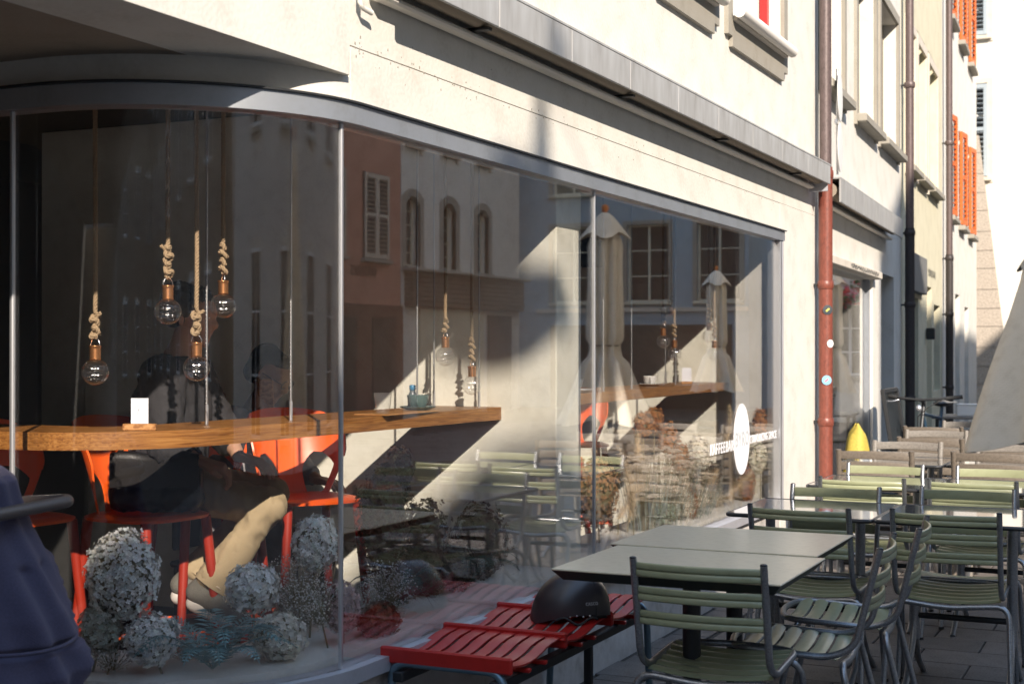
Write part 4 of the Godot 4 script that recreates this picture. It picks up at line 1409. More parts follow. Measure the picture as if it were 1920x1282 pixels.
func chairs() -> void:
	var c := make_slat_chair()
	# [x, s, look: 0 = up the street, 180 = to the camera, 90 = to the cafe wall, label]
	var spots := [
		[1.03, 4.165, 2, "green slatted chair in front, its back against the near tan table edge"],
		[1.47, 4.880, 94, "green slatted chair side-on at the end of the nearer tan table, facing the cafe"],
		[1.50, 5.450, 95, "green slatted chair side-on at the end of the further tan table, facing the cafe"],
		[0.95, 5.780, -2, "shaded green chair backing onto the near dark table, beside the window"],
		[1.52, 5.860, 2, "shaded green chair backing onto the near dark table, away from the window"],
		[0.90, 6.720, 178, "sunlit green chair across the first dark table, beside the window, facing the camera"],
		[1.48, 6.860, 181, "sunlit green chair across the first dark table, away from the window, facing the camera"],
		[0.93, 7.180, 3, "sunlit green chair with its back turned, at the second dark table beside the window"],
		[1.45, 7.260, -1, "sunlit green chair with its back turned, at the second dark table away from the window"],
		[0.88, 8.100, 179, "sunlit green chair across the second dark table, beside the downpipe, facing the camera"],
		[1.47, 8.140, 182, "sunlit green chair across the second dark table, away from the downpipe, facing the camera"],
	]
	for i in spots.size():
		var q: Array = spots[i]
		var f := deg_to_rad(q[2])
		var at := Vector3(q[0], 0.0, -q[1]) + Vector3(-sin(f), 0, -cos(f)) * 0.285  # the spot is where its back stands
		if i == 0:
			c.position = at
			c.rotation.y = deg_to_rad(q[2])
			tag(c, q[3], "chair", "green slatted terrace chairs")
		else:
			copy(c, at, deg_to_rad(q[2]), q[3], "green slatted terrace chairs")
	var r := make_resin_chair(M.taupe)
	var r2 := make_resin_chair(M.taupe_pale)
	var far := [
		[0, 0.70, 8.75, 4, "brown slatted chair with its back turned, first behind the green chairs beside the downpipe"],
		[1, 0.74, 9.66, 178, "pale taupe chair facing the camera, behind the first brown chair by the downpipe"],
		[0, 0.82, 10.12, -6, "dark taupe chair with its back turned, behind the pale taupe chair"],
		[1, 0.72, 11.06, 183, "pale taupe chair facing the camera near the leaning black board"],
		[0, 0.62, 11.58, 3, "taupe chair with its back turned, closest to the bicycle"],
		[1, 0.78, 12.52, 176, "pale taupe chair facing the camera just past the bicycle"],
		[0, 1.36, 8.85, -3, "brown slatted chair with its back turned, on the street side of the first brown chair"],
		[1, 1.40, 9.68, 181, "pale taupe chair facing the camera, half under the hanging parasol cloth"],
		[0, 1.36, 10.30, 5, "taupe chair with its back turned, behind the parasol's lower corner"],
		[1, 1.42, 11.22, 178, "pale taupe chair facing the camera, far out on the street side"],
		[0, 1.42, 11.80, 0, "taupe chair with its back turned, furthest out on the street side"],
	]
	var first := [true, true]
	for q in far:
		var f := deg_to_rad(q[3])
		var at := Vector3(q[1], 0.0, -q[2]) + Vector3(-sin(f), 0, -cos(f)) * 0.26
		var src: Node3D = r if q[0] == 0 else r2
		if first[q[0]]:
			first[q[0]] = false
			src.position = at
			src.rotation.y = deg_to_rad(q[3])
			tag(src, q[4], "chair", "taupe slatted chairs up the street")
		else:
			copy(src, at, deg_to_rad(q[3]), q[4], "taupe slatted chairs up the street")

func tan_table(at: Vector3, label: String) -> void:
	var t := thing("tan_table", label, "table", at, 0.0, "tan topped terrace tables")
	part(t, "table_top", Geo.new().box(Vector3(0, 0.738, 0), Vector3(0.75, 0.006, 0.60), 0.002), M.table_tan)
	var e := Geo.new()
	var a := [Vector3(-0.373, 0.735, -0.298), Vector3(0.373, 0.735, -0.298), Vector3(0.373, 0.735, 0.298), Vector3(-0.373, 0.735, 0.298)]
	var b := [Vector3(-0.345, 0.703, -0.27), Vector3(0.345, 0.703, -0.27), Vector3(0.345, 0.703, 0.27), Vector3(-0.345, 0.703, 0.27)]
	for i in 4:
		e.quad(a[i], a[(i + 1) % 4], b[(i + 1) % 4], b[i])
	e.quad(b[0], b[1], b[2], b[3])
	e.quad(a[3], a[2], a[1], a[0])
	e.outwards(0, 0)
	part(t, "undercut_edge", e, M.table_edge)
	part(t, "pillar", Geo.new().tube([Vector3(0, 0.02, 0), Vector3(0, 0.36, 0), Vector3(0, 0.703, 0)], 0.03, 14), M.black_steel)
	part(t, "spider", Geo.new().box(Vector3(0, 0.692, 0), Vector3(0.4, 0.02, 0.05), 0.003), M.black_steel)
	for k in 4:
		var f := TAU * k / 4 + 0.4
		part(t, "foot", Geo.new().tube([Vector3(0, 0.05, 0), Vector3(cos(f) * 0.14, 0.035, sin(f) * 0.14), Vector3(cos(f) * 0.27, 0.012, sin(f) * 0.27)], [0.022, 0.018, 0.012], 8), M.black_steel)

func make_dark_table() -> Node3D:
	var t := thing("dark_table", "", "table")
	part(t, "table_top", Geo.new().box(Vector3(0, 0.733, 0), Vector3(0.62, 0.010, 0.66), 0.003), M.table_dark)
	var rim := bend([Vector3(-0.31, 0.731, -0.33), Vector3(0.31, 0.731, -0.33), Vector3(0.31, 0.731, 0.33), Vector3(-0.31, 0.731, 0.33), Vector3(-0.31, 0.731, -0.325)], 0.04)
	part(t, "rim", Geo.new().tube(rim, 0.009, 8), M.black_steel)
	for e in [-1, 1]:
		part(t, "column", Geo.new().tube([Vector3(0.2 * e, 0.2, 0), Vector3(0.2 * e, 0.46, 0), Vector3(0.2 * e, 0.725, 0)], 0.022, 12), M.chair_tube)
		for z in [-1, 1]:
			part(t, "foot", Geo.new().tube(bend([Vector3(0.2 * e, 0.36, 0), Vector3(0.2 * e, 0.23, 0.015 * z), Vector3(0.205 * e, 0.09, 0.12 * z), Vector3(0.205 * e, 0.0, 0.28 * z)], 0.05), 0.014, 10), M.chair_tube)
	part(t, "stretcher", Geo.new().tube([Vector3(-0.2, 0.30, 0), Vector3(0, 0.30, 0), Vector3(0.2, 0.30, 0)], 0.013, 10), M.black_steel)
	part(t, "cross_rail", Geo.new().tube([Vector3(-0.2, 0.70, 0), Vector3(0, 0.70, 0), Vector3(0.2, 0.70, 0)], 0.012, 8), M.black_steel)
	return t

func tables() -> void:
	tan_table(Vector3(0.905, 0, -4.50), "tan topped table nearest the camera, pushed against its twin")
	tan_table(Vector3(0.875, 0.004, -5.105), "tan topped table behind its twin, towards the lettered glass")
	var d := make_dark_table()
	var spots := [
		[0.90, 6.29, "glossy dark table beside the window sill behind the tan tables"],
		[1.53, 6.30, "glossy dark table on the street side, behind the tan tables"],
		[0.92, 7.68, "glossy dark table between sunlit green chairs, beside the cream pier"],
		[1.54, 7.70, "glossy dark table between sunlit green chairs, on the street side"],
		[0.76, 9.20, "dark table between the brown and the pale taupe chair by the downpipe"],
		[1.40, 9.27, "dark table beside the hanging parasol cloth, among the taupe chairs"],
		[0.76, 10.59, "dark table between taupe chairs in front of the leaning board"],
		[1.40, 10.75, "dark table between taupe chairs out on the street side"],
		[0.72, 12.05, "dark table between taupe chairs beside the bicycle"],
	]
	for i in spots.size():
		var q: Array = spots[i]
		var at := Vector3(q[0], 0, -q[1])
		if i == 0:
			d.position = at
			tag(d, q[2], "table", "dark terrace tables")
		else:
			copy(d, at, 0.0, q[2], "dark terrace tables")

func bench() -> void:
	var t := thing("seat_bench", "bench of red slatted seat shells on a blue steel frame below the window", "bench", Vector3(0.24, 0, -4.7))
	for k in 3:
		var z0 := 0.66 - 0.44 * k
		var seat := holder(t, "seat_shell", Vector3(0, 0, z0))
		# eight hollow slats side by side, lips at both ends
		for i in 8:
			var xa := -0.225 + 0.0565 * i
			var rows := []
			for j in 11:
				var q := j / 10.0
				var zz := -0.425 * q
				var y := 0.452 + 0.014 * q * q - 0.020 * sin(clampf(q / 0.75, 0.0, 1.0) * PI)
				rows.append(PackedVector3Array([Vector3(xa, y, zz), Vector3(xa + 0.0215, y + 0.001, zz), Vector3(xa + 0.043, y, zz)]))
			part(seat, "slat", Geo.new().shell(rows, -0.006), M.red_seat)
		part(seat, "front_lip", Geo.new().box(Vector3(-0.005, 0.453, 0.010), Vector3(0.475, 0.054, 0.018), 0.006), M.red_seat)
		part(seat, "back_lip", Geo.new().box(Vector3(-0.005, 0.457, -0.419), Vector3(0.475, 0.012, 0.012), 0.005), M.red_seat)
		for i in 2:
			part(seat, "cross_rib", Geo.new().box(Vector3(-0.005, 0.409, -0.15 - 0.13 * i), Vector3(0.455, 0.014, 0.02), 0.003), M.red_seat)
	for e in [-1, 1]:
		part(t, "rail", Geo.new().box(Vector3(0.175 * e, 0.385, 0.0), Vector3(0.04, 0.034, 1.36), 0.004), M.black_steel)
	for z in [0.665, -0.66]:
		part(t, "leg_frame", Geo.new().tube(bend([Vector3(-0.215, 0.0, z + 0.02), Vector3(-0.20, 0.43, z), Vector3(0.20, 0.43, z), Vector3(0.225, 0.0, z + 0.02)], 0.06), 0.014, 12), M.blue_tube)
		for e in [-1, 1]:
			part(t, "foot_cap", Geo.new().tube([Vector3(0.22 * e, 0.0, z + 0.02), Vector3(0.22 * e, 0.014, z + 0.02)], 0.017, 10), M.rubber)
	part(t, "middle_leg", Geo.new().box(Vector3(0.17, 0.185, -0.12), Vector3(0.028, 0.37, 0.028), 0.003), M.black_steel)

func helmet() -> void:
	var t := thing("bicycle_helmet", "matt black bicycle helmet lying on the red bench", "helmet", Vector3(0.325, 0.452, -4.85), deg_to_rad(28))
	var rows := []
	var nu := 36
	for i in 15:
		var v := i / 14.0
		var row := PackedVector3Array()
		for j in nu:
			var f := TAU * j / nu
			var r := cos(v * PI / 2 * 0.999)
			var x := cos(f) * 0.150 * pow(maxf(r, 0.0), 0.88)
			var z := sin(f) * 0.114 * pow(maxf(r, 0.0), 0.84)
			var y := 0.172 * pow(sin(v * PI / 2), 0.92) + 0.028 * (1.0 - v) * (0.5 - 0.5 * cos(f * 2.0)) + (0.016 * cos(f) * (1.0 - v))
			row.append(Vector3(x + 0.012 * v, y, z))
		rows.append(row)
	part(t, "outer_shell", Geo.new().shell(rows, 0.006, true), M.helmet)
	var pad := []
	for i in 6:
		var row := PackedVector3Array()
		for j in nu:
			var f := TAU * j / nu
			var q := 1.0 - 0.06 * i
			row.append(Vector3(cos(f) * 0.139 * q, 0.006 + 0.018 * i + 0.024 * (0.5 - 0.5 * cos(f * 2.0)), sin(f) * 0.105 * q))
		pad.append(row)
	part(t, "inner_pad", Geo.new().shell(pad, 0.012, true), M.rubber)
	for e in [-1, 1]:
		var seam := []
		for i in 20:
			var f := lerpf(0.1, 1.35, i / 19.0)
			seam.append(Vector3(0.088 - 0.01 * i / 19.0, 0.168 * pow(sin(f), 0.9) * 1.0, e * 0.1155 * pow(cos(f), 0.84) * 0.82))
		part(t, "shell_seam", Geo.new().tube(seam, 0.0016, 5), M.rubber)
	var st := []
	for i in 14:
		var f := i / 13.0
		st.append(Vector3(lerpf(-0.06, 0.09, f), 0.012 + 0.012 * sin(f * 9.0), 0.104 + 0.02 * sin(f * PI)))
	part(t, "chin_strap", Geo.new().tube(st, 0.005, 6), M.rubber)
	for k in 4:
		part(t, "strap_rivet", Geo.new().ball(Vector3(-0.01 + 0.024 * k, 0.026 + 0.004 * (k % 2), 0.1115), Vector3(0.004, 0.004, 0.003), 8), M.alu)
	var tx := TextMesh.new()
	var f := SystemFont.new()
	f.font_names = PackedStringArray(["Droid Sans"])
	f.font_weight = 700
	tx.font = f
	tx.text = "CASCO"
	tx.font_size = 32
	tx.pixel_size = 0.0005
	tx.depth = 0.001
	var o := part(t, "lettering", tx, M.print_grey)
	o.transform = Transform3D(Basis(Vector3.UP, deg_to_rad(22)) * Basis(Vector3.RIGHT, deg_to_rad(-16)), Vector3(0.070, 0.072, 0.1035))

func stroller() -> void:
	# only its hood, basket and push bar reach into the picture
	var t := thing("baby_stroller", "navy fabric baby stroller with a brown push bar in front of the curved glass", "stroller", Vector3(-0.265, -0.0, -2.58), deg_to_rad(12))
	var prof := [[0.30, 0.10, 0.0], [0.36, 0.155, 0.0], [0.46, 0.205, 0.01], [0.55, 0.215, 0.02], [0.60, 0.20, 0.02], [0.615, 0.212, 0.02], [0.68, 0.228, 0.02], [0.735, 0.215, 0.02], [0.75, 0.196, 0.02], [0.765, 0.207, 0.02], [0.82, 0.205, 0.01], [0.88, 0.19, 0.0], [0.95, 0.165, -0.01], [1.02, 0.142, -0.02], [1.10, 0.126, -0.03], [1.145, 0.118, -0.03], [1.16, 0.10, -0.03], [1.155, 0.04, -0.03]]
	var rows := []
	var n := FastNoiseLite.new()
	n.seed = 5
	n.frequency = 6.0
	for i in prof.size() * 6 - 5:
		var a: Array = prof[i / 6]
		var b: Array = prof[mini(i / 6 + 1, prof.size() - 1)]
		var q := (i % 6) / 6.0
		var y := lerpf(a[0], b[0], q)
		var r := lerpf(a[1], b[1], q)
		var row := PackedVector3Array()
		for j in 112:
			var f := TAU * j / 112
			var p := Vector3(cos(f), 0, sin(f))
			# draped cloth: long slanting folds, deeper below the belt
			var deep := 1.0 if y < 0.95 else 0.45
			var fold := 0.016 * deep * (1.0 - 2.0 * pow(absf(sin(f * 2.0 + 5.0 * y + 0.8 * sin(f * 2.0 + 3.0 * y))), 0.55)) * 0.6
			fold += 0.006 * deep * sin(f * 7.0 - 17.0 * y + 2.0 * sin(f * 3.0))
			fold += 0.010 * deep * n.get_noise_3d(p.x * 0.10, y * 0.35, p.z * 0.10)
			row.append(Vector3(p.x * (r + fold * 1.5) + lerpf(a[2], b[2], q) - 0.02, y - 0.02 * p.x * p.x, p.z * (r * 1.15 + fold * 1.5)))
		rows.append(row)
	part(t, "hood", Geo.new().shell(rows, 0.006, true), M.navy)
	for y in [[0.607, 0.222], [0.757, 0.208]]:
		var ring := []
		for j in 48:
			var f := TAU * j / 48
			ring.append(Vector3(cos(f) * y[1], y[0] - 0.02 * cos(f) * cos(f), sin(f) * y[1] * 1.15))
		part(t, "piping", Geo.new().tube(ring, 0.005, 6, true), M.navy)
	var bar := bend([Vector3(-0.30, 0.86, 0.34), Vector3(-0.10, 1.045, 0.30), Vector3(0.105, 1.06, 0.26), Vector3(0.105, 1.06, -0.24), Vector3(-0.10, 1.045, -0.28), Vector3(-0.30, 0.86, -0.32)], 0.06, 8)
	var pb := part(t, "push_bar", Geo.new().tube(bar, 0.016, 14), M.grip)
	part(pb, "grip_sleeve", Geo.new().tube([Vector3(-0.09, 1.046, 0.298), Vector3(0.02, 1.052, 0.281), Vector3(0.05, 1.054, 0.275)], 0.0195, 14), M.leather)
	for e in [-1, 1]:
		part(t, "side_strut", Geo.new().tube([Vector3(-0.30, 0.87, 0.33 * e), Vector3(-0.1, 0.5, 0.29 * e), Vector3(0.22, 0.13, 0.27 * e)], 0.014, 10), M.black_steel)
		for x in [-0.36, 0.24]:
			var wh := holder(t, "wheel", Vector3(x, 0.13, 0.28 * e))
			var ring := []
			for j in 28:
				var f := TAU * j / 28
				ring.append(Vector3(cos(f) * 0.115, sin(f) * 0.115, 0))
			part(wh, "tyre", Geo.new().tube(ring, 0.015, 8, true), M.rubber)
			part(wh, "rim", Geo.new().tube([Vector3(0, 0, -0.012), Vector3(0, 0, 0.012)], 0.1, 24), M.black_steel)

func parasol(at: Vector3, label: String, top: float, r0: float, r1: float, m: Material, hem := 0.8, belt := true, folds := 8, sd := 1, turn := 0.0) -> void:
	var t := thing("closed_parasol", label, "parasol", at, turn, "closed parasols")
	part(t, "pole", Geo.new().tube([Vector3(0, 0.04, 0), Vector3(0, top * 0.5, 0), Vector3(0, top - 0.08, 0)], 0.022, 12), M.taupe)
	part(t, "base", Geo.new().lathe([Vector2(0.001, 0), Vector2(0.24, 0), Vector2(0.25, 0.03), Vector2(0.22, 0.06), Vector2(0.04, 0.075), Vector2(0.035, 0.2), Vector2(0.001, 0.2)], 24), M.stone_trim)
	part(t, "finial", Geo.new().lathe([Vector2(0.001, top + 0.06), Vector2(0.022, top + 0.055), Vector2(0.032, top + 0.03), Vector2(0.024, top + 0.002), Vector2(0.018, top - 0.01), Vector2(0.03, top - 0.02), Vector2(0.03, top - 0.05), Vector2(0.001, top - 0.05)], 16), M.finial)
	rng.seed = sd
	var ph := []
	for k in folds:
		ph.append(rng.randf_range(-0.35, 0.35))
	var rows := []
	var n := 34
	for i in n + 1:
		var q := float(i) / n
		var y := lerpf(top - 0.03, hem, q)
		var r := lerpf(0.03, r0, pow(clampf(q / 0.14, 0.0, 1.0), 0.8))
		if not belt:
			r = lerpf(0.03, r1, q)  # let go, it hangs as a loose cone
		elif q > 0.14:
			r = lerpf(r0, r0 * 0.92, (q - 0.14) / 0.5) if q < 0.64 else lerpf(r0 * 0.92, r1, pow((q - 0.64) / 0.36, 1.2))
		if belt and absf(q - 0.64) < 0.05:
			r *= 0.80
		var row := PackedVector3Array()
		for j in folds * 10:
			var f := TAU * j / (folds * 10)
			var a: float = f * folds + ph[int(j / 10)]
			var amp := (0.10 + 0.26 * clampf(q * 1.4, 0.0, 1.0)) * (1.0 if belt else 0.4)
			var rr := r * (1.0 + amp * sin(a) + 0.08 * sin(a * 2.0 + q * 5.0))
			row.append(Vector3(cos(f) * rr, y - 0.05 * q * (0.5 + 0.5 * sin(a)), sin(f) * rr))
		rows.append(row)
	part(t, "canopy", Geo.new().shell(rows, 0.004, true), m)
	# little vent hood on top
	var hood := []
	for i in 8:
		var q := i / 7.0
		var row := PackedVector3Array()
		for j in 32:
			var f := TAU * j / 32
			var rr := lerpf(0.03, r0 * (1.5 if belt else 1.0), pow(q, 0.85)) * (1.0 + 0.16 * q * sin(f * 4.0))
			row.append(Vector3(cos(f) * rr, top - 0.015 - 0.20 * pow(q, 1.1) - 0.03 * q * sin(f * 4.0), sin(f) * rr))
		hood.append(row)
	part(t, "vent_hood", Geo.new().shell(hood, 0.003, true), m)
	if belt:
		var ring := []
		for j in 32:
			var f := TAU * j / 32
			ring.append(Vector3(cos(f) * r0 * 0.86, lerpf(top - 0.03, hem, 0.64), sin(f) * r0 * 0.86))
		part(t, "tie_strap", Geo.new().tube(ring, 0.008, 6, true), M.taupe)

func parasols() -> void:
	parasol(Vector3(2.24, 0, -4.03), "beige parasol hanging loosely closed at the edge of the terrace, nearest the camera", 2.42, 0.10, 0.335, M.canvas, 1.22, false, 6, 4, 0.5)
	parasol(Vector3(2.0, 0, -11.2), "closed beige parasol with a turned wooden knob, mirrored in the window beside the partition", 2.60, 0.13, 0.30, M.canvas, 0.85, true, 8, 2)
	parasol(Vector3(3.78, 0, -20.3), "closed beige parasol far up the street, mirrored faintly near the oval", 2.6, 0.13, 0.28, M.canvas, 0.85, true, 8, 3)
	parasol(Vector3(0.93, 0, -16.9), "closed grey parasol standing in the shade far up the street", 2.55, 0.12, 0.2, M.canvas_grey, 0.8, true, 8, 5)
	parasol(Vector3(1.15, 0, -22.2), "closed beige parasol mirrored in the neighbouring shop window, middle one of three", 2.65, 0.15, 0.27, M.canvas, 0.8, true, 8, 6)
	parasol(Vector3(1.35, 0, -20.6), "closed beige parasol mirrored in the neighbouring shop window, closest of three", 2.65, 0.15, 0.27, M.canvas, 0.8, true, 8, 7)
	parasol(Vector3(1.7, 0, -24.0), "closed beige parasol mirrored in the neighbouring shop window, furthest of three", 2.65, 0.15, 0.27, M.canvas, 0.8, true, 8, 8)

func bicycle() -> void:
	var t := thing("bicycle", "black bicycle leaning by the neighbouring wall, its handlebar above the chairs", "bicycle", Vector3(0.34, 0, -12.45), deg_to_rad(-8))
	for z in [0.0, -1.03]:
		var wh := holder(t, "wheel", Vector3(0, 0.34, z))
		var ring := []
		var rim := []
		for j in 36:
			var f := TAU * j / 36
			ring.append(Vector3(0, sin(f) * 0.325, cos(f) * 0.325))
			rim.append(Vector3(0, sin(f) * 0.302, cos(f) * 0.302))
		part(wh, "tyre", Geo.new().tube(ring, 0.018, 8, true), M.rubber)
		part(wh, "rim", Geo.new().tube(rim, 0.009, 6, true), M.alu)
		var sp := Geo.new()
		for j in 16:
			var f := TAU * j / 16
			sp.tube([Vector3(0.015 * (1 if j % 2 else -1), 0, 0), Vector3(0, sin(f) * 0.3, cos(f) * 0.3)], 0.0012, 4)
		part(wh, "spokes", sp, M.alu)
	var hp := Vector3(0, 0.86, -0.22)
	var fr := Geo.new()
	fr.tube([hp, Vector3(0, 0.30, -0.62)], 0.017, 10)
	fr.tube([hp + Vector3(0, 0.02, 0.0), Vector3(0, 0.82, -0.74)], 0.015, 10)
	fr.tube([Vector3(0, 0.92, -0.78), Vector3(0, 0.30, -0.62)], 0.015, 10)
	for e in [-1, 1]:
		fr.tube([Vector3(0, 0.8, -0.74), Vector3(0.05 * e, 0.34, -1.03)], 0.009, 8)
		fr.tube([Vector3(0, 0.30, -0.62), Vector3(0.05 * e, 0.34, -1.03)], 0.009, 8)
		fr.tube([Vector3(0.0, 0.74, -0.17), Vector3(0.05 * e, 0.68, -0.14), Vector3(0.05 * e, 0.34, 0.0)], 0.011, 8)
	part(t, "frame", fr, M.frame_blue)
	part(t, "stem", Geo.new().tube(bend([Vector3(0, 0.7, -0.165), Vector3(0, 0.98, -0.25), Vector3(0, 1.0, -0.16)], 0.03), 0.017, 10), M.black_steel)
	var hb := part(t, "handlebar", Geo.new().tube([Vector3(-0.33, 1.03, -0.22), Vector3(-0.14, 1.01, -0.16), Vector3(0, 1.0, -0.16), Vector3(0.14, 1.01, -0.16), Vector3(0.33, 1.03, -0.22)], 0.0125, 10), M.black_steel)
	for e in [-1, 1]:
		part(hb, "grip", Geo.new().tube([Vector3(0.21 * e, 1.016, -0.18), Vector3(0.34 * e, 1.032, -0.224)], 0.018, 10), M.rubber)
		part(hb, "brake_lever", Geo.new().tube([Vector3(0.19 * e, 1.0, -0.15), Vector3(0.24 * e, 0.985, -0.12), Vector3(0.32 * e, 0.99, -0.13)], 0.006, 6), M.alu)
	part(t, "saddle", Geo.new().ball(Vector3(0, 0.95, -0.80), Vector3(0.075, 0.03, 0.14), 14), M.leather)
	part(t, "headlight", Geo.new().ball(Vector3(0, 0.93, -0.10), Vector3(0.03, 0.03, 0.025), 12), M.alu)
	part(t, "brake_cable", Geo.new().tube([Vector3(0.18, 1.0, -0.14), Vector3(0.1, 0.94, -0.02), Vector3(0.0, 0.86, -0.08), Vector3(-0.02, 0.75, -0.14)], 0.004, 5), M.rubber)

func street_bits() -> void:
	var a := thing("leaning_board", "black framed board leaning against the neighbouring wall", "board", Vector3(0.06, 0, -12.75))
	var tilt := Basis(Vector3(0, 0, 1), 0.16)
	part(a, "panel", Geo.new().box(tilt * Vector3(0.17, 0.53, 0), Vector3(0.02, 1.04, 0.62), 0.003, tilt), M.lamp_black)
	var fr := Geo.new()
	for e in [-1, 1]:
		fr.box(tilt * Vector3(0.185, 0.53, 0.33 * e), Vector3(0.035, 1.08, 0.04), 0.004, tilt)
		fr.box(tilt * Vector3(0.185, 0.53 + 0.53 * e, 0), Vector3(0.035, 0.04, 0.62), 0.004, tilt)
	part(a, "frame", fr, M.black_steel)
	var y := thing("yellow_sack", "upright yellow sack standing on the ground just past the red downpipe", "sack", Vector3(0.16, 0, -10.9))
	var rows := []
	for i in 16:
		var q := i / 15.0
		var row := PackedVector3Array()
		for j in 28:
			var f := TAU * j / 28
			var r := 0.155 * pow(sin(clampf(0.18 + 0.819 * q, 0.0, 1.0) * PI), 0.32) * (1.0 + 0.05 * sin(f * 5.0 + q * 4.0))
			row.append(Vector3(cos(f) * r * 0.7, 0.86 * q + 0.02 * q * sin(f * 2.0), sin(f) * r))
		rows.append(row)
	part(y, "bag_body", Geo.new().shell(rows, 0.004, true), M.yellow)
	part(y, "tie_cord", Geo.new().tube([Vector3(0.09, 0.60, -0.09), Vector3(0.11, 0.605, 0.0), Vector3(0.09, 0.60, 0.09)], 0.006, 6), M.taupe)
	# dark far table with black chairs
	var dt := thing("far_cafe_table", "small dark table with a white bowl far up the street", "table", Vector3(0.55, 0, -15.3))
	part(dt, "table_top", Geo.new().box(Vector3(0, 0.74, 0), Vector3(0.9, 0.025, 0.7), 0.004), M.taupe_pale)
	for sx in [-1, 1]:
		for sz in [-1, 1]:
			part(dt, "leg", Geo.new().box(Vector3(0.4 * sx, 0.365, 0.3 * sz), Vector3(0.035, 0.73, 0.035), 0.003), M.black_steel)
	var bx := thing("white_box", "white box on the small dark table far up the street", "box", Vector3(0.42, 0.7525, -15.25))
	part(bx, "carton", Geo.new().box(Vector3(0, 0.055, 0), Vector3(0.2, 0.11, 0.16), 0.006), M.white_paint)
	part(bx, "lid", Geo.new().box(Vector3(0, 0.116, 0), Vector3(0.21, 0.012, 0.17), 0.004), M.white_paint)
	# a flat pair of round signs on the pipe, seen edge-on
	var sg := thing("round_signs", "two white round signs on a bracket, seen edge-on beside the tall downpipe", "sign", Vector3(0.12, 2.72, -10.33), deg_to_rad(7))
	for k in 2:
		part(sg, "sign_disc", Geo.new().lathe([Vector2(0.001, -0.005), Vector2(0.175, -0.005), Vector2(0.18, 0.0), Vector2(0.175, 0.005), Vector2(0.001, 0.005)], 32, Transform3D(Basis(Vector3(0, 0, 1), PI / 2) * Basis(), Vector3(0.02, 0.20 + 0.37 * k, -0.16))), M.white_paint)
	part(sg, "bracket", Geo.new().box(Vector3(0, 0.38, -0.1), Vector3(0.02, 0.03, 0.12), 0.003), M.alu)
	part(sg, "pole", Geo.new().tube([Vector3(0, 0, -0.16), Vector3(0, 0.38, -0.16), Vector3(0, 0.78, -0.16)], 0.009, 8), M.alu)

# ---------------------------------------------------------------- dried flowers on the inner ledge
var floret: Mesh
var bead: Mesh
var hair: Mesh

func flower_shapes() -> void:
	var g := Geo.new()
	for k in 4:
		var f := TAU * k / 4
		var d := Vector3(cos(f), 0, sin(f))
		var s := Vector3(-sin(f), 0, cos(f))
		g.quad(Vector3.ZERO, d * 0.55 + s * 0.45 + Vector3(0, 0.10, 0), d * 1.05 + Vector3(0, 0.22, 0), d * 0.55 - s * 0.45 + Vector3(0, 0.10, 0))
	floret = g.mesh()
	var b := Geo.new()
	var q := [Vector3.RIGHT, Vector3.BACK, Vector3.LEFT, Vector3.FORWARD]
	for i in 4:
		b.tri(q[i], Vector3.UP, q[(i + 1) % 4])
		b.tri(q[i], q[(i + 1) % 4], Vector3.DOWN)
	bead = b.mesh()
	var h := Geo.new()
	h.tri(Vector3(-0.03, 0, 0), Vector3(0.03, 0, 0), Vector3(0.0, 1.0, 0.12))
	h.tri(Vector3(0, 0, -0.03), Vector3(0, 0, 0.03), Vector3(0.0, 1.0, 0.12))
	hair = h.mesh()

func tinted(c: Color, spread: float) -> Color:
	var k := 1.0 + rng.randf_range(-spread, spread)
	return Color(clampf(c.r * k * rng.randf_range(0.94, 1.06), 0, 1), clampf(c.g * k, 0, 1), clampf(c.b * k * rng.randf_range(0.94, 1.06), 0, 1))

func stem_to(parent: Node, top: Vector3, r := 0.003) -> void:
	var lean := Vector3(rng.randf_range(-0.03, 0.03), 0, rng.randf_range(-0.03, 0.03))
	part(parent, "stem", Geo.new().tube([lean + Vector3(0, 0.0, 0), lean * 0.4 + top * 0.5, top], r, 6), M.stalk)

# a mop head of four-petalled florets
func hydrangea(at: Vector3, size: Vector3, col: Color, label: String, sd: int, n := 420, fs := 0.010, called := "dried_hydrangea", lumps := 0.12, grp := "dried hydrangea heads in the window") -> void:
	rng.seed = sd
	var foot := Vector3(at.x, 0.47, at.z)
	var t := thing(called, label, "flower", foot, 0.0, grp)
	var c := at - foot
	stem_to(t, c, 0.004)
	var ns := FastNoiseLite.new()
	ns.seed = sd
	ns.frequency = 1.6
	part(t, "flower_core", Geo.new().ball(c, size * 0.43, 14), M.stalk)
	var xf := []
	var cols := PackedColorArray()
	n = int(n * 1.7)
	for i in n:
		var y := 1.0 - 2.0 * (i + 0.5) / n
		var f := i * 2.39996
		var d := Vector3(cos(f) * sqrt(1.0 - y * y), y, sin(f) * sqrt(1.0 - y * y))
		var k := 1.0 + lumps * 2.0 * ns.get_noise_3dv(d * 1.4) + rng.randf_range(-0.12, 0.04)
		var p := c + d * size * 0.5 * k
		var out := (d / size).normalized()
		out = (out + Vector3(rng.randfn(), rng.randfn(), rng.randfn()) * 0.34).normalized()
		var x := out.cross(Vector3(0.31, 0.7, 0.64)).normalized()
		var b := Basis(x, out, x.cross(out)).rotated(out, rng.randf() * TAU)
		var s := fs * rng.randf_range(0.75, 1.2)
		xf.append(Transform3D(b * Basis.from_scale(Vector3(s, s, s)), p))
		cols.append(tinted(col, 0.22))
	scatter(t, "florets", floret, M.tint, xf, cols)

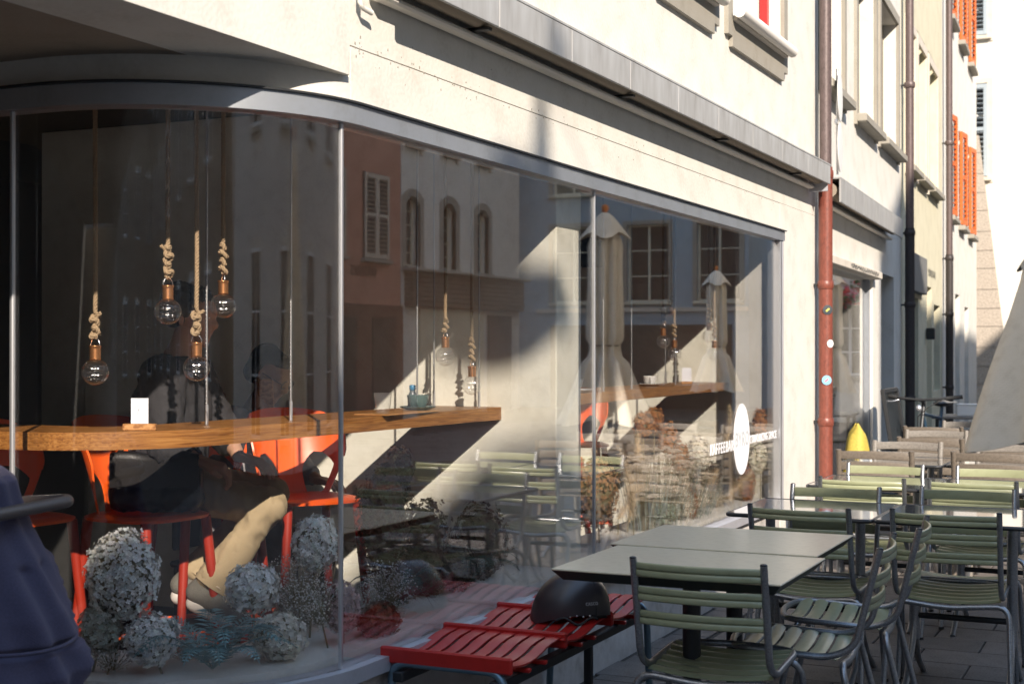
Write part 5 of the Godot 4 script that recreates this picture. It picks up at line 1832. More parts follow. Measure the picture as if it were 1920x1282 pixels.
# a cloud of tiny white buds on hair-thin stems
func gypsophila(at: Vector3, size: Vector3, col: Color, label: String, sd: int, n := 520, bs := 0.0032) -> void:
	rng.seed = sd
	var foot := Vector3(at.x, 0.47, at.z)
	var t := thing("babys_breath", label, "flower", foot, 0.0, "baby's breath sprays in the window")
	var c := at - foot
	var xf := []
	var cols := PackedColorArray()
	var st := Geo.new()
	for i in n:
		var d := Vector3(rng.randfn(), rng.randfn(), rng.randfn()).normalized() * pow(rng.randf(), 0.45)
		var p := c + d * size * 0.5
		if p.y < 0.01:
			p.y = 0.01 + rng.randf() * 0.03
		var s := bs * rng.randf_range(0.6, 1.35)
		xf.append(Transform3D(Basis.from_euler(Vector3(rng.randf() * 6, rng.randf() * 6, 0)).scaled(Vector3(s, s, s)), p))
		cols.append(tinted(col, 0.15))
		if i % 3 == 0:
			var a := c * 0.75 + (p - c) * 0.3 + Vector3(0, -0.02, 0)
			var sd2 := (p - a).cross(Vector3(0.5, 0.1, 0.8)).normalized() * 0.0005
			st.quad(a - sd2, a + sd2, p + sd2, p - sd2)
	scatter(t, "buds", bead, M.tint, xf, cols)
	part(t, "stems", st, M.stalk, "stuff")
	stem_to(t, c * 0.9)

func pampas(base: Vector3, tip: Vector3, w: float, col: Color, label: String, sd: int, n := 620) -> void:
	rng.seed = sd
	var foot := Vector3(base.x, 0.47, base.z)
	var t := thing("pampas_plume", label, "grass plume", foot, 0.0, "pampas plumes in the window")
	var b := base - foot
	var e := tip - foot
	var side := (e - b).cross(Vector3(0.4, 0.2, 0.9)).normalized()
	part(t, "stem", Geo.new().tube([Vector3.ZERO, b * 0.6 + Vector3(0, 0.0, 0), b, b.lerp(e, 0.5) + side * 0.02, e], 0.0025, 6), M.stalk)
	var xf := []
	var cols := PackedColorArray()
	for i in n:
		var q := rng.randf()
		var p := b.lerp(e, q) + side * 0.02 * sin(q * PI)
		var d := ((e - b).normalized() * 0.85 + Vector3(rng.randfn(), rng.randfn(), rng.randfn()) * 0.55).normalized()
		var l := w * (0.45 + 1.1 * sin(clampf(q * 0.85 + 0.12, 0.0, 1.0) * PI)) * rng.randf_range(0.6, 1.2)
		var x := d.cross(Vector3(0.3, 0.5, 0.8)).normalized()
		xf.append(Transform3D(Basis(x, d, x.cross(d)) * Basis.from_scale(Vector3(0.03, l, 0.03)), p))
		cols.append(tinted(col, 0.18))
	scatter(t, "plume_hairs", hair, M.tint, xf, cols)

func fern(at: Vector3, label: String, sd: int, col: Color, n := 11, reach := 0.26) -> void:
	rng.seed = sd
	var t := thing("fern", label, "fern", at)
	var m := flat(col.r, col.g, col.b, 0.6)
	m.backlight_enabled = true
	m.backlight = Color(0.2, 0.3, 0.3)
	for k in n:
		var f := TAU * k / n + rng.randf_range(-0.2, 0.2)
		var d := Vector3(cos(f), 0, sin(f))
		var s := d.cross(Vector3.UP)
		var ln := reach * rng.randf_range(0.75, 1.1)
		var hgt := rng.randf_range(0.10, 0.17)
		var pts := []
		for i in 15:
			var q := i / 14.0
			pts.append(d * ln * q + Vector3(0, hgt * sin(q * PI * 0.72) - 0.02 * q, 0))
		var fr := part(t, "frond", Geo.new().tube(pts, 0.0014, 4), m)
		var lv := Geo.new()
		for i in 17:
			var q := 0.10 + 0.88 * i / 17.0
			var idx := q * 14.0
			var p: Vector3 = pts[int(idx)].lerp(pts[mini(int(idx) + 1, 14)], idx - int(idx))
			var tg: Vector3 = (pts[mini(int(idx) + 1, 14)] - pts[maxi(int(idx) - 1, 0)]).normalized()
			var l := 0.048 * sin(clampf(q * 0.8 + 0.2, 0.0, 1.0) * PI) + 0.006
			for e in [-1, 1]:
				var o: Vector3 = (s * e + tg * 0.45 + Vector3(0, -0.12, 0)).normalized()
				var wd: Vector3 = tg * 0.0042
				lv.quad(p, p + o * l * 0.45 + wd + Vector3(0, 0.003, 0), p + o * l, p + o * l * 0.45 - wd + Vector3(0, 0.003, 0))
		part(fr, "leaflets", lv, m, "stuff")

func umbels(at: Vector3, w: float, h: float, col: Color, label: String, sd: int, n: int) -> void:
	rng.seed = sd
	var foot := Vector3(at.x, 0.47, at.z)
	var t := thing("dried_yarrow", label, "flower", foot)
	var xf := []
	var cols := PackedColorArray()
	var st := Geo.new()
	for k in n:
		var top := Vector3(rng.randf_range(-1, 1) * w * 0.35, h * rng.randf_range(0.45, 1.0), rng.randf_range(-1, 1) * w * 0.5)
		var root := Vector3(top.x * 0.3, 0, top.z * 0.3)
		st.tube([root, root.lerp(top, 0.55) + Vector3(0, 0, 0.01), top], 0.0014, 4)
		var r := rng.randf_range(0.018, 0.036)
		for i in 46:
			var a := rng.randf() * TAU
			var q := sqrt(rng.randf()) * r
			var s := rng.randf_range(0.0018, 0.0034)
			xf.append(Transform3D(Basis.from_scale(Vector3(s, s, s)), top + Vector3(cos(a) * q, 0.010 - q * q * 9.0 + rng.randf_range(-0.003, 0.003), sin(a) * q)))
			cols.append(tinted(col, 0.3))
	part(t, "stems", st, M.stalk, "stuff")
	scatter(t, "buds", bead, M.tint, xf, cols)
	# thin blue-green blades between the stems
	var bl := Geo.new()
	for k in 90:
		var a := Vector3(rng.randf_range(-1, 1) * w * 0.25, 0, rng.randf_range(-1, 1) * w * 0.4)
		var e := a * 1.7 + Vector3(rng.randf_range(-0.03, 0.03), h * rng.randf_range(0.4, 0.98), rng.randf_range(-0.06, 0.06))
		var sd2 := Vector3(rng.randfn(), 0, rng.randfn()).normalized() * 0.0018
		bl.quad(a - sd2, a + sd2, a.lerp(e, 0.6) + sd2 + Vector3(0, 0.01, 0), a.lerp(e, 0.6) - sd2 + Vector3(0, 0.01, 0))
		bl.tri(a.lerp(e, 0.6) - sd2 + Vector3(0, 0.01, 0), a.lerp(e, 0.6) + sd2 + Vector3(0, 0.01, 0), e)
	part(t, "blades", bl, flat(0.22, 0.25, 0.22, 0.8), "stuff")

func flowers() -> void:
	flower_shapes()
	var pale := Color(0.80, 0.80, 0.75)
	var cream := Color(0.66, 0.62, 0.52)
	var rust := Color(0.36, 0.15, 0.045)
	var brown := Color(0.13, 0.065, 0.035)
	hydrangea(w3(0.55, 0.76, 3.42), Vector3(0.21, 0.27, 0.21), pale, "largest pale hydrangea head, beside the navy stroller", 101, 620)
	hydrangea(w3(0.44, 0.575, 3.42), Vector3(0.16, 0.15, 0.16), pale, "low pale hydrangea head below the largest one, next to the fern", 102, 340)
	hydrangea(w3(0.60, 0.60, 3.38), Vector3(0.13, 0.15, 0.13), Color(0.42, 0.43, 0.36), "small greenish hydrangea head tucked under the largest one, by the stroller", 103, 280)
	hydrangea(w3(0.33, 0.68, 3.78), Vector3(0.165, 0.155, 0.165), pale, "round pale hydrangea head in front of the sneakers", 104, 380)
	hydrangea(w3(0.28, 0.79, 4.07), Vector3(0.15, 0.19, 0.15), pale, "tall pale hydrangea head against the bright upright joint of the glass", 105, 380)
	hydrangea(w3(0.20, 0.545, 3.74), Vector3(0.17, 0.14, 0.17), cream, "cream hydrangea head low between the fern and the glass joint", 106, 360)
	hydrangea(w3(0.15, 0.595, 4.03), Vector3(0.12, 0.16, 0.12), Color(0.55, 0.40, 0.38), "pinkish hydrangea head hugging the foot of the glass joint", 107, 280)
	gypsophila(w3(0.30, 0.68, 4.0), Vector3(0.22, 0.22, 0.26), Color(0.62, 0.60, 0.54), "baby's breath spray under the tall hydrangea by the joint", 201, 620)
	gypsophila(w3(0.19, 0.61, 3.96), Vector3(0.16, 0.18, 0.2), Color(0.66, 0.63, 0.56), "baby's breath spray behind the pinkish hydrangea", 202, 420)
	gypsophila(w3(0.17, 0.60, 4.36), Vector3(0.2, 0.22, 0.26), Color(0.62, 0.6, 0.58), "baby's breath spray right of the glass joint above the bench end", 203, 760)
	gypsophila(w3(0.45, 0.52, 3.60), Vector3(0.2, 0.09, 0.2), Color(0.5, 0.47, 0.42), "low baby's breath spray around the fern's foot", 204, 420)
	gypsophila(w3(0.55, 0.52, 3.37), Vector3(0.14, 0.09, 0.14), Color(0.5, 0.47, 0.42), "low baby's breath spray under the largest hydrangea", 205, 260)
	fern(w3(0.30, 0.475, 3.53), "blue-green fern spreading on the ledge below the sneakers", 301, Color(0.15, 0.25, 0.245), 18, 0.25)
	fern(w3(0.28, 0.475, 4.62), "dark green fern behind the red bench, low in the window", 302, Color(0.05, 0.09, 0.06), 9, 0.2)
	hydrangea(w3(0.32, 0.80, 4.60), Vector3(0.18, 0.40, 0.22), brown, "tall dark brown dried flower mass left of the mirrored chairs", 401, 560, 0.013, "brown_hydrangea", 0.3, "brown dried flowers in the window")
	hydrangea(w3(0.34, 0.99, 4.74), Vector3(0.11, 0.16, 0.12), brown, "small dark brown dried head above the tall brown mass", 402, 240, 0.011, "brown_hydrangea", 0.25, "brown dried flowers in the window")
	hydrangea(w3(0.12, 0.52, 4.22), Vector3(0.12, 0.11, 0.18), Color(0.17, 0.08, 0.04), "low brown dried head at the foot of the glass above the bench end", 403, 240, 0.011, "brown_hydrangea", 0.25, "brown dried flowers in the window")
	hydrangea(w3(0.34, 0.66, 4.95), Vector3(0.16, 0.36, 0.22), Color(0.16, 0.09, 0.05), "dark brown dried flower mass behind the helmet", 404, 420, 0.013, "brown_hydrangea", 0.3, "brown dried flowers in the window")
	hydrangea(w3(0.34, 0.62, 5.45), Vector3(0.2, 0.3, 0.3), Color(0.14, 0.08, 0.05), "dark brown dried flower mass in front of the partition", 405, 420, 0.013, "brown_hydrangea", 0.3, "brown dried flowers in the window")
	pampas(w3(0.2, 0.56, 4.42), w3(0.1, 0.60, 4.72), 0.05, Color(0.28, 0.05, 0.06), "red dyed pampas plume lying low behind the bench", 501, 380)
	# far bay, in the sun
	hydrangea(w3(0.34, 1.02, 7.50), Vector3(0.10, 0.13, 0.14), rust, "rust brown dried head, tip of the leaning clump in the sunlit bay", 411, 240, 0.010, "brown_hydrangea", 0.3, "brown dried flowers in the window")
	hydrangea(w3(0.33, 1.04, 7.66), Vector3(0.10, 0.14, 0.13), rust, "rust brown dried head, highest of the leaning clump in the sunlit bay", 412, 260, 0.010, "brown_hydrangea", 0.3, "brown dried flowers in the window")
	hydrangea(w3(0.29, 0.93, 7.78), Vector3(0.11, 0.16, 0.14), rust, "rust brown dried head, middle of the leaning clump in the sunlit bay", 413, 280, 0.010, "brown_hydrangea", 0.3, "brown dried flowers in the window")
	hydrangea(w3(0.27, 0.80, 7.95), Vector3(0.10, 0.18, 0.13), rust, "rust brown dried head, lowest of the leaning clump in the sunlit bay", 414, 280, 0.010, "brown_hydrangea", 0.3, "brown dried flowers in the window")
	umbels(w3(0.24, 0.72, 7.52), 0.46, 0.42, Color(0.50, 0.42, 0.34), "grey yarrow stems with flat buds under the rust brown clump", 421, 90)
	pampas(w3(0.29, 0.52, 7.12), w3(0.30, 0.98, 7.30), 0.055, Color(0.62, 0.48, 0.30), "tall pampas plume beside the second upright joint", 511, 700)
	pampas(w3(0.22, 0.55, 7.02), w3(0.30, 0.93, 7.0), 0.045, Color(0.50, 0.40, 0.27), "short pampas plume hidden by the second upright joint", 512, 480)
	pampas(w3(0.23, 0.82, 8.70), w3(0.22, 1.08, 8.78), 0.035, Color(0.60, 0.48, 0.32), "slim pampas plume left of the white oval", 513, 420)
	pampas(w3(0.20, 0.5, 8.45), w3(0.10, 0.66, 8.86), 0.06, Color(0.50, 0.38, 0.24), "bushy pampas plume lying under the white oval", 514, 760)
	hydrangea(w3(0.26, 0.80, 8.27), Vector3(0.14, 0.24, 0.17), Color(0.74, 0.70, 0.58), "creamy white hydrangea head left of the white oval", 111, 460, 0.010)
	hydrangea(w3(0.11, 0.74, 9.02), Vector3(0.13, 0.22, 0.2), Color(0.74, 0.70, 0.56), "creamy white hydrangea head in the sunlit window corner", 112, 460, 0.010)
	hydrangea(w3(0.19, 0.58, 8.02), Vector3(0.12, 0.14, 0.16), Color(0.72, 0.66, 0.54), "low creamy hydrangea head in front of the lettering", 113, 300, 0.009)
	hydrangea(w3(0.09, 0.965, 9.04), Vector3(0.08, 0.17, 0.13), rust, "rust brown dried head at the top of the sunlit window corner", 415, 260, 0.010, "brown_hydrangea", 0.3, "brown dried flowers in the window")
	hydrangea(w3(0.13, 0.58, 8.88), Vector3(0.09, 0.22, 0.10), Color(0.30, 0.11, 0.03), "upright rust brown spike under the white oval's far side", 416, 300, 0.009, "brown_hydrangea", 0.25, "brown dried flowers in the window")
	hydrangea(w3(0.30, 0.62, 8.5), Vector3(0.2, 0.26, 0.26), Color(0.30, 0.18, 0.09), "broad brown dried mass behind the bushy plume", 417, 420, 0.012, "brown_hydrangea", 0.3, "brown dried flowers in the window")
	hydrangea(w3(0.17, 0.56, 7.86), Vector3(0.06, 0.2, 0.08), Color(0.30, 0.12, 0.04), "thin rust brown spike between yarrow and cream heads", 418, 200, 0.008, "brown_hydrangea", 0.25, "brown dried flowers in the window")
	gypsophila(w3(0.2, 0.55, 7.40), Vector3(0.2, 0.14, 0.34), Color(0.34, 0.42, 0.33), "grey-green spray at the foot of the yarrow", 211, 620, 0.0042)
	gypsophila(w3(0.2, 0.56, 7.72), Vector3(0.2, 0.16, 0.3), Color(0.60, 0.56, 0.46), "pale spray at the foot of the rust brown clump", 212, 560, 0.0038)
	gypsophila(w3(0.14, 0.58, 8.98), Vector3(0.14, 0.2, 0.22), Color(0.60, 0.54, 0.38), "straw coloured spray under the window corner's cream head", 213, 560, 0.0038)
	# fillers low on the ledge
	gypsophila(w3(0.30, 0.54, 4.30), Vector3(0.26, 0.13, 0.3), Color(0.45, 0.40, 0.34), "dull low spray between the tall brown mass and the glass joint", 221, 620, 0.0036)
	hydrangea(w3(0.38, 0.56, 4.12), Vector3(0.16, 0.15, 0.18), Color(0.46, 0.42, 0.36), "dull hydrangea head low behind the glass joint", 121, 300)
	fern(w3(0.26, 0.475, 5.15), "dark fern low in the window behind the tan table's corner", 303, Color(0.07, 0.11, 0.07), 12, 0.22)
	hydrangea(w3(0.28, 0.57, 5.10), Vector3(0.15, 0.18, 0.22), Color(0.10, 0.07, 0.045), "small dark brown dried head low behind the helmet's far side", 406, 320, 0.011, "brown_hydrangea", 0.3, "brown dried flowers in the window")
	hydrangea(w3(0.30, 0.72, 6.7), Vector3(0.2, 0.36, 0.28), Color(0.30, 0.17, 0.08), "brown dried mass just past the partition in the far bay", 419, 460, 0.012, "brown_hydrangea", 0.3, "brown dried flowers in the window")
	umbels(w3(0.22, 0.7, 7.95), 0.4, 0.36, Color(0.58, 0.50, 0.38), "straw yarrow stems between the cream heads of the far bay", 422, 60)
	umbels(w3(0.24, 0.7, 7.25), 0.3, 0.40, Color(0.56, 0.50, 0.42), "white flecked yarrow beside the tall pampas plume", 423, 60)
	pampas(w3(0.26, 0.50, 8.15), w3(0.16, 0.72, 8.30), 0.055, Color(0.56, 0.42, 0.27), "short bushy plume under the first letters", 515, 620)
	pampas(w3(0.30, 0.55, 7.0), w3(0.24, 0.80, 7.18), 0.06, Color(0.62, 0.50, 0.34), "broad pampas plume low beside the second upright joint", 516, 620)
	gypsophila(w3(0.2, 0.55, 8.45), Vector3(0.2, 0.16, 0.34), Color(0.62, 0.56, 0.44), "pale straw spray at the foot of the bushy plume", 222, 560, 0.0038)

# ---------------------------------------------------------------- ground
func ground() -> void:
	var g := part(self, "ground", Geo.new().box(Vector3(0, -0.0625, -20), Vector3(160, 0.1, 160)), M.joint)
	g.set_meta("kind", "structure")
	var pv := Node3D.new()
	pv.name = "pavement"
	pv.set_meta("kind", "structure")
	add_child(pv)
	rng.seed = 77
	var dn := 0.50
	var ds := 0.295
	var shapes := []
	for k in 3:
		shapes.append(Geo.new().box(Vector3(0, -0.012, 0), Vector3(dn - 0.008, 0.024, ds - 0.008), 0.0035).mesh())
	var rest := [Geo.new(), Geo.new(), Geo.new(), Geo.new()]
	for r in range(-14, 90):
		var s := ds * (r + 0.5)
		for c in range(-5, 18):
			var x := dn * (c + 0.5) + (0.25 if r % 2 else 0.0)
			if x < 0.22 and s > 2.95 and s < 30.0:
				continue
			var lift := rng.randf_range(-0.0025, 0.0015)
			var k := rng.randi_range(0, 3)
			if s > 4.6 and s < 11.6 and x > 0.0 and x < 2.9:
				var o := part(pv, "paver", shapes[r % 3 if r >= 0 else 0], M.paver[k])
				o.position = Vector3(x, lift, -s)
				o.rotation = Vector3(rng.randf_range(-0.004, 0.004), 0, rng.randf_range(-0.003, 0.003))
			else:
				rest[k].box(Vector3(x, -0.012 + lift, -s), Vector3(dn - 0.008, 0.024, ds - 0.008))
	for k in 4:
		part(pv, "outlying_pavers", rest[k], M.paver[k], "stuff")
	var st := Geo.new()
	for r in 40:
		var s := 3.2 + 0.18 * r
		if s > 10.2:
			break
		st.box(Vector3(0.125, -0.012, -s), Vector3(0.19, 0.022, 0.172), 0.003)
	part(pv, "wall_strip_pavers", st, M.paver[2], "stuff")

# ---------------------------------------------------------------- house fronts; local x points out of the wall, t runs along -z
func front_window(parent: Node, t0: float, t1: float, h0: float, h1: float, style: Dictionary) -> void:
	var mid := (t0 + t1) / 2
	var wid := t1 - t0
	var hm := (h0 + h1) / 2
	var ht := h1 - h0
	var deep: float = style.get("deep", 0.12)
	var win := part(parent, "window", Geo.new().box(w3(deep + 0.02, hm, mid), Vector3(0.02, ht, wid)), style.get("pane", M.window_glass))
	if style.has("frame"):
		var fr := Geo.new()
		var fw := 0.05
		for e in [-1, 1]:
			fr.box(w3(deep - 0.015, hm, mid + e * (wid / 2 - fw / 2)), Vector3(0.04, ht, fw), 0.004)
			fr.box(w3(deep - 0.015, hm + e * (ht / 2 - fw / 2), mid), Vector3(0.04, fw, wid - fw * 2), 0.004)
		fr.box(w3(deep - 0.012, hm, mid), Vector3(0.035, ht - fw * 2, 0.06), 0.004)
		part(win, "frame", fr, style.frame)
		for k in style.get("bars", 0):
			part(win, "glazing_bar", Geo.new().box(w3(deep - 0.005, lerpf(h0, h1, (k + 1.0) / (style.bars + 1.0)), mid), Vector3(0.02, 0.028, wid - fw * 2)), style.frame)
	if style.has("trim"):
		var tw: float = style.get("trim_width", 0.12)
		var sur := Geo.new()
		if style.get("arch", false):
			var poly := PackedVector2Array()
			var n := 12
			var rise := 0.18
			poly.append(Vector2(-wid / 2 - tw, h0 - tw))
			for i in n + 1:
				var q := i / float(n)
				poly.append(Vector2(lerpf(-wid / 2 - tw, wid / 2 + tw, q), h1 + tw - rise * pow(2.0 * q - 1.0, 2.0)))
			poly.append(Vector2(wid / 2 + tw, h0 - tw))
			poly.append(Vector2(wid / 2, h0 - tw))
			for i in n + 1:
				var q := 1.0 - i / float(n)
				poly.append(Vector2(lerpf(-wid / 2, wid / 2, q), h1 - rise * 0.9 * pow(2.0 * q - 1.0, 2.0)))
			poly.append(Vector2(-wid / 2, h0 - tw))
			sur.prism(poly, -0.10, 0.02, Transform3D(Basis(Vector3(0, 0, -1), Vector3(0, 1, 0), Vector3(1, 0, 0)), w3(0, 0, mid)))
		else:
			for e in [-1, 1]:
				sur.box(w3(-0.012, hm, mid + e * (wid + tw) / 2), Vector3(0.03, ht + tw * 2, tw))
			sur.box(w3(-0.012, h1 + tw / 2, mid), Vector3(0.03, tw, wid))
		part(win, "surround", sur, style.trim)
	part(win, "sill", Geo.new().box(w3(-0.03 + deep * 0.3, h0 - 0.035, mid), Vector3(0.15 + deep * 0.6, 0.07, wid + 0.16), 0.008), style.get("sill", M.stone_trim))
	if style.has("shutter"):
		for e in [-1, 1]:
			var sh := holder(win, "shutter", w3(-0.03, h0 + 0.02, mid + e * (wid / 2 if style.get("open", true) else 0.0)), 0.0)
			var lw := wid / 2
			if style.get("open", true):
				sh.rotation.y = e * deg_to_rad(style.get("swing", 75.0)) * -1.0
			else:
				sh.position = w3(-0.045, h0 + 0.02, mid + e * lw * 0.5 - e * lw * 0.5)
			var body := Geo.new()
			var off: float = e * lw / 2
			for k in [-1, 1]:
				body.box(Vector3(0, ht / 2 - 0.02, -off - k * (lw / 2 - 0.035)), Vector3(0.035, ht - 0.04, 0.07), 0.004)
				body.box(Vector3(0, ht / 2 - 0.02 + k * (ht / 2 - 0.06), -off), Vector3(0.035, 0.08, lw - 0.14), 0.004)
			body.box(Vector3(0, ht / 2, -off), Vector3(0.03, 0.06, lw - 0.14))
			for k in 18:
				body.box(Vector3(0, lerpf(0.10, ht - 0.14, k / 17.0), -off), Vector3(0.04, 0.008, lw - 0.14), 0.0, Basis(Vector3(0, 0, 1), 0.6))
			var b := part(sh, "shutter_leaf", body, style.shutter)
			b.position = Vector3.ZERO

func neighbours() -> void:
	var at := Vector3(0, 0, -10.25)
	var turn := deg_to_rad(2.9)
	# --- white house with the small shop
	var a := thing("shop_house", "white house with taupe blinds and a shop window just past the red downpipe", "building", at, turn)
	var w := [[0.17, 1.15], [1.87, 2.98], [3.32, 4.62]]
	var holes := [[0.14, 2.9, 0.22, 2.07], [3.45, 4.40, -0.1, 2.16]]
	for q in w:
		holes.append([q[0], q[1], 3.42, 4.76])
		holes.append([q[0], q[1], 6.2, 7.6])
	part(a, "wall", pierced(-0.3, 0.0, 0.02, 5.0, -0.1, 9.8, holes), M.plaster_pale)
	part(a, "rear_block", Geo.new().box(w3(3.4, 6.2, 2.5), Vector3(6.0, 7.3, 4.96)), M.plaster_pale)
	part(a, "roof", Geo.new().prism(PackedVector2Array([Vector2(0.4, 9.75), Vector2(0.4, 9.9), Vector2(-3.2, 12.2), Vector2(-6.6, 9.9), Vector2(-6.6, 9.75)]), -5.0, -0.02), M.roof_tile)
	for q in w:
		for h in [[3.42, 4.76], [6.2, 7.6]]:
			front_window(a, q[0], q[1], h[0], h[1], {"pane": M.blind_taupe, "deep": 0.12, "trim": M.stone_trim, "trim_width": 0.09})
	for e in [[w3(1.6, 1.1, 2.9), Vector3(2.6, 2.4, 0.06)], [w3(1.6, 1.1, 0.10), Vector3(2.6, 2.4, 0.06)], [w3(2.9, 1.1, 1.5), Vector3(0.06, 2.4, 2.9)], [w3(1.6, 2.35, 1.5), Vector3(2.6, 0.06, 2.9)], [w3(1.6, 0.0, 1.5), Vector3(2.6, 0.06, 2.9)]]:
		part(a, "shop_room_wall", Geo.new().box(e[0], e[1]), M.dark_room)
	for o in [0.06, 0.08]:
		part(a, "shop_glass", Geo.new().box(w3(o, 1.145, 1.52), Vector3(0.006, 1.85, 2.76)), M.glass)
	part(a, "shop_frame", Geo.new().box(w3(0.05, 1.145, 2.885), Vector3(0.05, 1.85, 0.03), 0.004), M.steel_frame)
	var hd := part(a, "shop_header", Geo.new().box(w3(-0.03, 2.105, 1.52), Vector3(0.10, 0.065, 2.86), 0.006), M.stone_pale)
	scribble(hd, Vector3(0.085, 2.105, -1.1), -1.6, 0.05, 9)
	part(a, "door", Geo.new().box(w3(0.27, 1.03, 3.925), Vector3(0.04, 2.26, 0.95)), M.dark_door)
	var aw := holder(a, "awning")
	for k in 6:
		part(aw, "fascia_panel", Geo.new().box(w3(-0.15, 2.595, 0.12 + 0.62 * k + 0.31), Vector3(0.014, 0.17, 0.616), 0.002), M.zinc)
	part(aw, "cassette_top", Geo.new().box(w3(-0.075, 2.687, 1.98), Vector3(0.16, 0.012, 3.72)), M.zinc)
	part(aw, "cloth_roll", Geo.new().tube([w3(-0.07, 2.6, 0.14), w3(-0.07, 2.6, 1.9), w3(-0.07, 2.6, 3.8)], 0.055, 12), M.awning_cloth)
	part(aw, "front_bar", Geo.new().box(w3(-0.035, 2.505, 1.98), Vector3(0.05, 0.022, 3.7), 0.006), M.awning_bar)
	# --- straw house
	var b := thing("straw_house", "straw coloured house with tall blinds between two dark downpipes", "building", at, turn)
	var w2 := [[5.45, 6.2], [6.48, 7.36], [7.68, 8.72]]
	var holes2 := [[5.62, 6.62, -0.1, 2.02], [7.55, 8.15, -0.1, 2.2], [8.4, 9.2, 0.9, 2.0]]
	for q in w2:
		for h in [[3.42, 5.1], [6.5, 8.1]]:
			holes2.append([q[0], q[1], h[0], h[1]])
	part(b, "wall", pierced(-0.3, 0.0, 5.02, 9.52, -0.1, 10.6, holes2), M.plaster_straw)
	part(b, "rear_block", Geo.new().box(w3(3.4, 5.2, 7.27), Vector3(6.0, 10.6, 4.48)), M.plaster_straw)
	part(b, "roof", Geo.new().prism(PackedVector2Array([Vector2(0.4, 10.55), Vector2(0.4, 10.7), Vector2(-3.2, 13.2), Vector2(-6.6, 10.7), Vector2(-6.6, 10.55)]), -9.52, -5.02), M.roof_tile)
	for q in w2:
		for h in [[3.42, 5.1], [6.5, 8.1]]:
			front_window(b, q[0], q[1], h[0], h[1] - 0.16, {"pane": M.blind_straw, "deep": 0.09, "trim": M.stone_pale, "trim_width": 0.10})
			part(b, "dark_head_strip", Geo.new().box(w3(0.2, h[1] - 0.08, (q[0] + q[1]) / 2), Vector3(0.1, 0.16, q[1] - q[0])), M.dark_door)  # dark strip filling the gap above the blind
	part(b, "shop_door", Geo.new().box(w3(0.25, 0.96, 6.12), Vector3(0.04, 2.12, 1.0)), M.dark_door)
	part(b, "shop_sign", Geo.new().box(w3(-0.03, 2.28, 6.2), Vector3(0.08, 0.42, 1.46), 0.006), M.grey_panel)
	part(b, "side_door", Geo.new().box(w3(0.2, 1.05, 7.85), Vector3(0.04, 2.3, 0.6)), M.stone_trim)
	part(b, "low_window", Geo.new().box(w3(0.18, 1.45, 8.8), Vector3(0.03, 1.1, 0.8)), M.window_glass)
	scribble(b, Vector3(0.004, 2.38, -7.7), -0.9, 0.16, 12)
	var lt := part(b, "wall_light", Geo.new().box(w3(-0.06, 1.62, 7.42), Vector3(0.1, 0.14, 0.1), 0.01), M.lamp_black)
	lt.set_meta("label", "small black lantern box on the straw wall")
	# --- white house with orange shutters
	var c := thing("shutter_house", "white house with rows of orange louvred shutters", "building", at, turn)
	var w3s := [[10.35, 11.15], [12.15, 12.95], [13.95, 14.75]]
	var holes3 := [[10.1, 10.7, -0.1, 2.1], [11.5, 12.3, -0.1, 2.25], [13.2, 14.0, -0.1, 2.1]]
	for q in w3s:
		for h in [[3.3, 4.75], [6.1, 7.6], [8.6, 9.9]]:
			holes3.append([q[0], q[1], h[0], h[1]])
	part(c, "wall", pierced(-0.3, 0.0, 9.54, 15.8, -0.1, 11.2, holes3), M.plaster_white)
	part(c, "rear_block", Geo.new().box(w3(3.4, 5.5, 12.67), Vector3(6.0, 11.2, 6.2)), M.plaster_white)
	part(c, "roof", Geo.new().prism(PackedVector2Array([Vector2(0.4, 11.15), Vector2(0.4, 11.3), Vector2(-3.2, 13.8), Vector2(-6.6, 11.3), Vector2(-6.6, 11.15)]), -15.8, -9.54), M.roof_tile)
	for q in w3s:
		for h in [[3.3, 4.75], [6.1, 7.6], [8.6, 9.9]]:
			front_window(c, q[0], q[1], h[0], h[1], {"frame": M.white_paint, "bars": 2, "deep": 0.12, "shutter": M.shutter_orange, "swing": 172.0, "sill": M.stone_trim})
	for q in [[10.1, 10.7, 2.1], [11.5, 12.3, 2.25], [13.2, 14.0, 2.1]]:
		part(c, "door", Geo.new().box(w3(0.2, q[2] / 2 - 0.05, (q[0] + q[1]) / 2), Vector3(0.04, q[2] + 0.1, q[1] - q[0])), M.grey_panel)
	# --- house that closes the view
	var d := thing("end_house", "pale house with blue-grey shutters and a stone buttress closing the street", "building", Vector3(-4.0, 0, -28.4), deg_to_rad(-90))
	var w4 := [[2.42, 3.12], [5.2, 6.0], [7.6, 8.4]]
	var holes4 := []
	for q in w4:
		for h in [[4.7, 6.5], [7.4, 9.0]]:
			holes4.append([q[0], q[1], h[0], h[1]])
	holes4.append([5.1, 5.9, 0.9, 2.3])
	part(d, "wall", pierced(-0.3, 0.0, 0.0, 9.0, -0.1, 12.5, holes4), M.plaster_white)
	part(d, "rear_block", Geo.new().box(w3(3.4, 6.0, 4.5), Vector3(6.0, 12.9, 9.0)), M.plaster_white)
	part(d, "roof", Geo.new().prism(PackedVector2Array([Vector2(0.4, 12.45), Vector2(0.4, 12.6), Vector2(-3.2, 15.0), Vector2(-6.6, 12.6), Vector2(-6.6, 12.45)]), -9.0, 0.0), M.roof_tile)
	for q in w4:
		for h in [[4.7, 6.5], [7.4, 9.0]]:
			front_window(d, q[0], q[1], h[0], h[1], {"frame": M.white_paint, "bars": 2, "deep": 0.1, "trim": M.stone_pale, "trim_width": 0.1, "shutter": M.shutter_grey, "open": false, "sill": M.stone_pale})
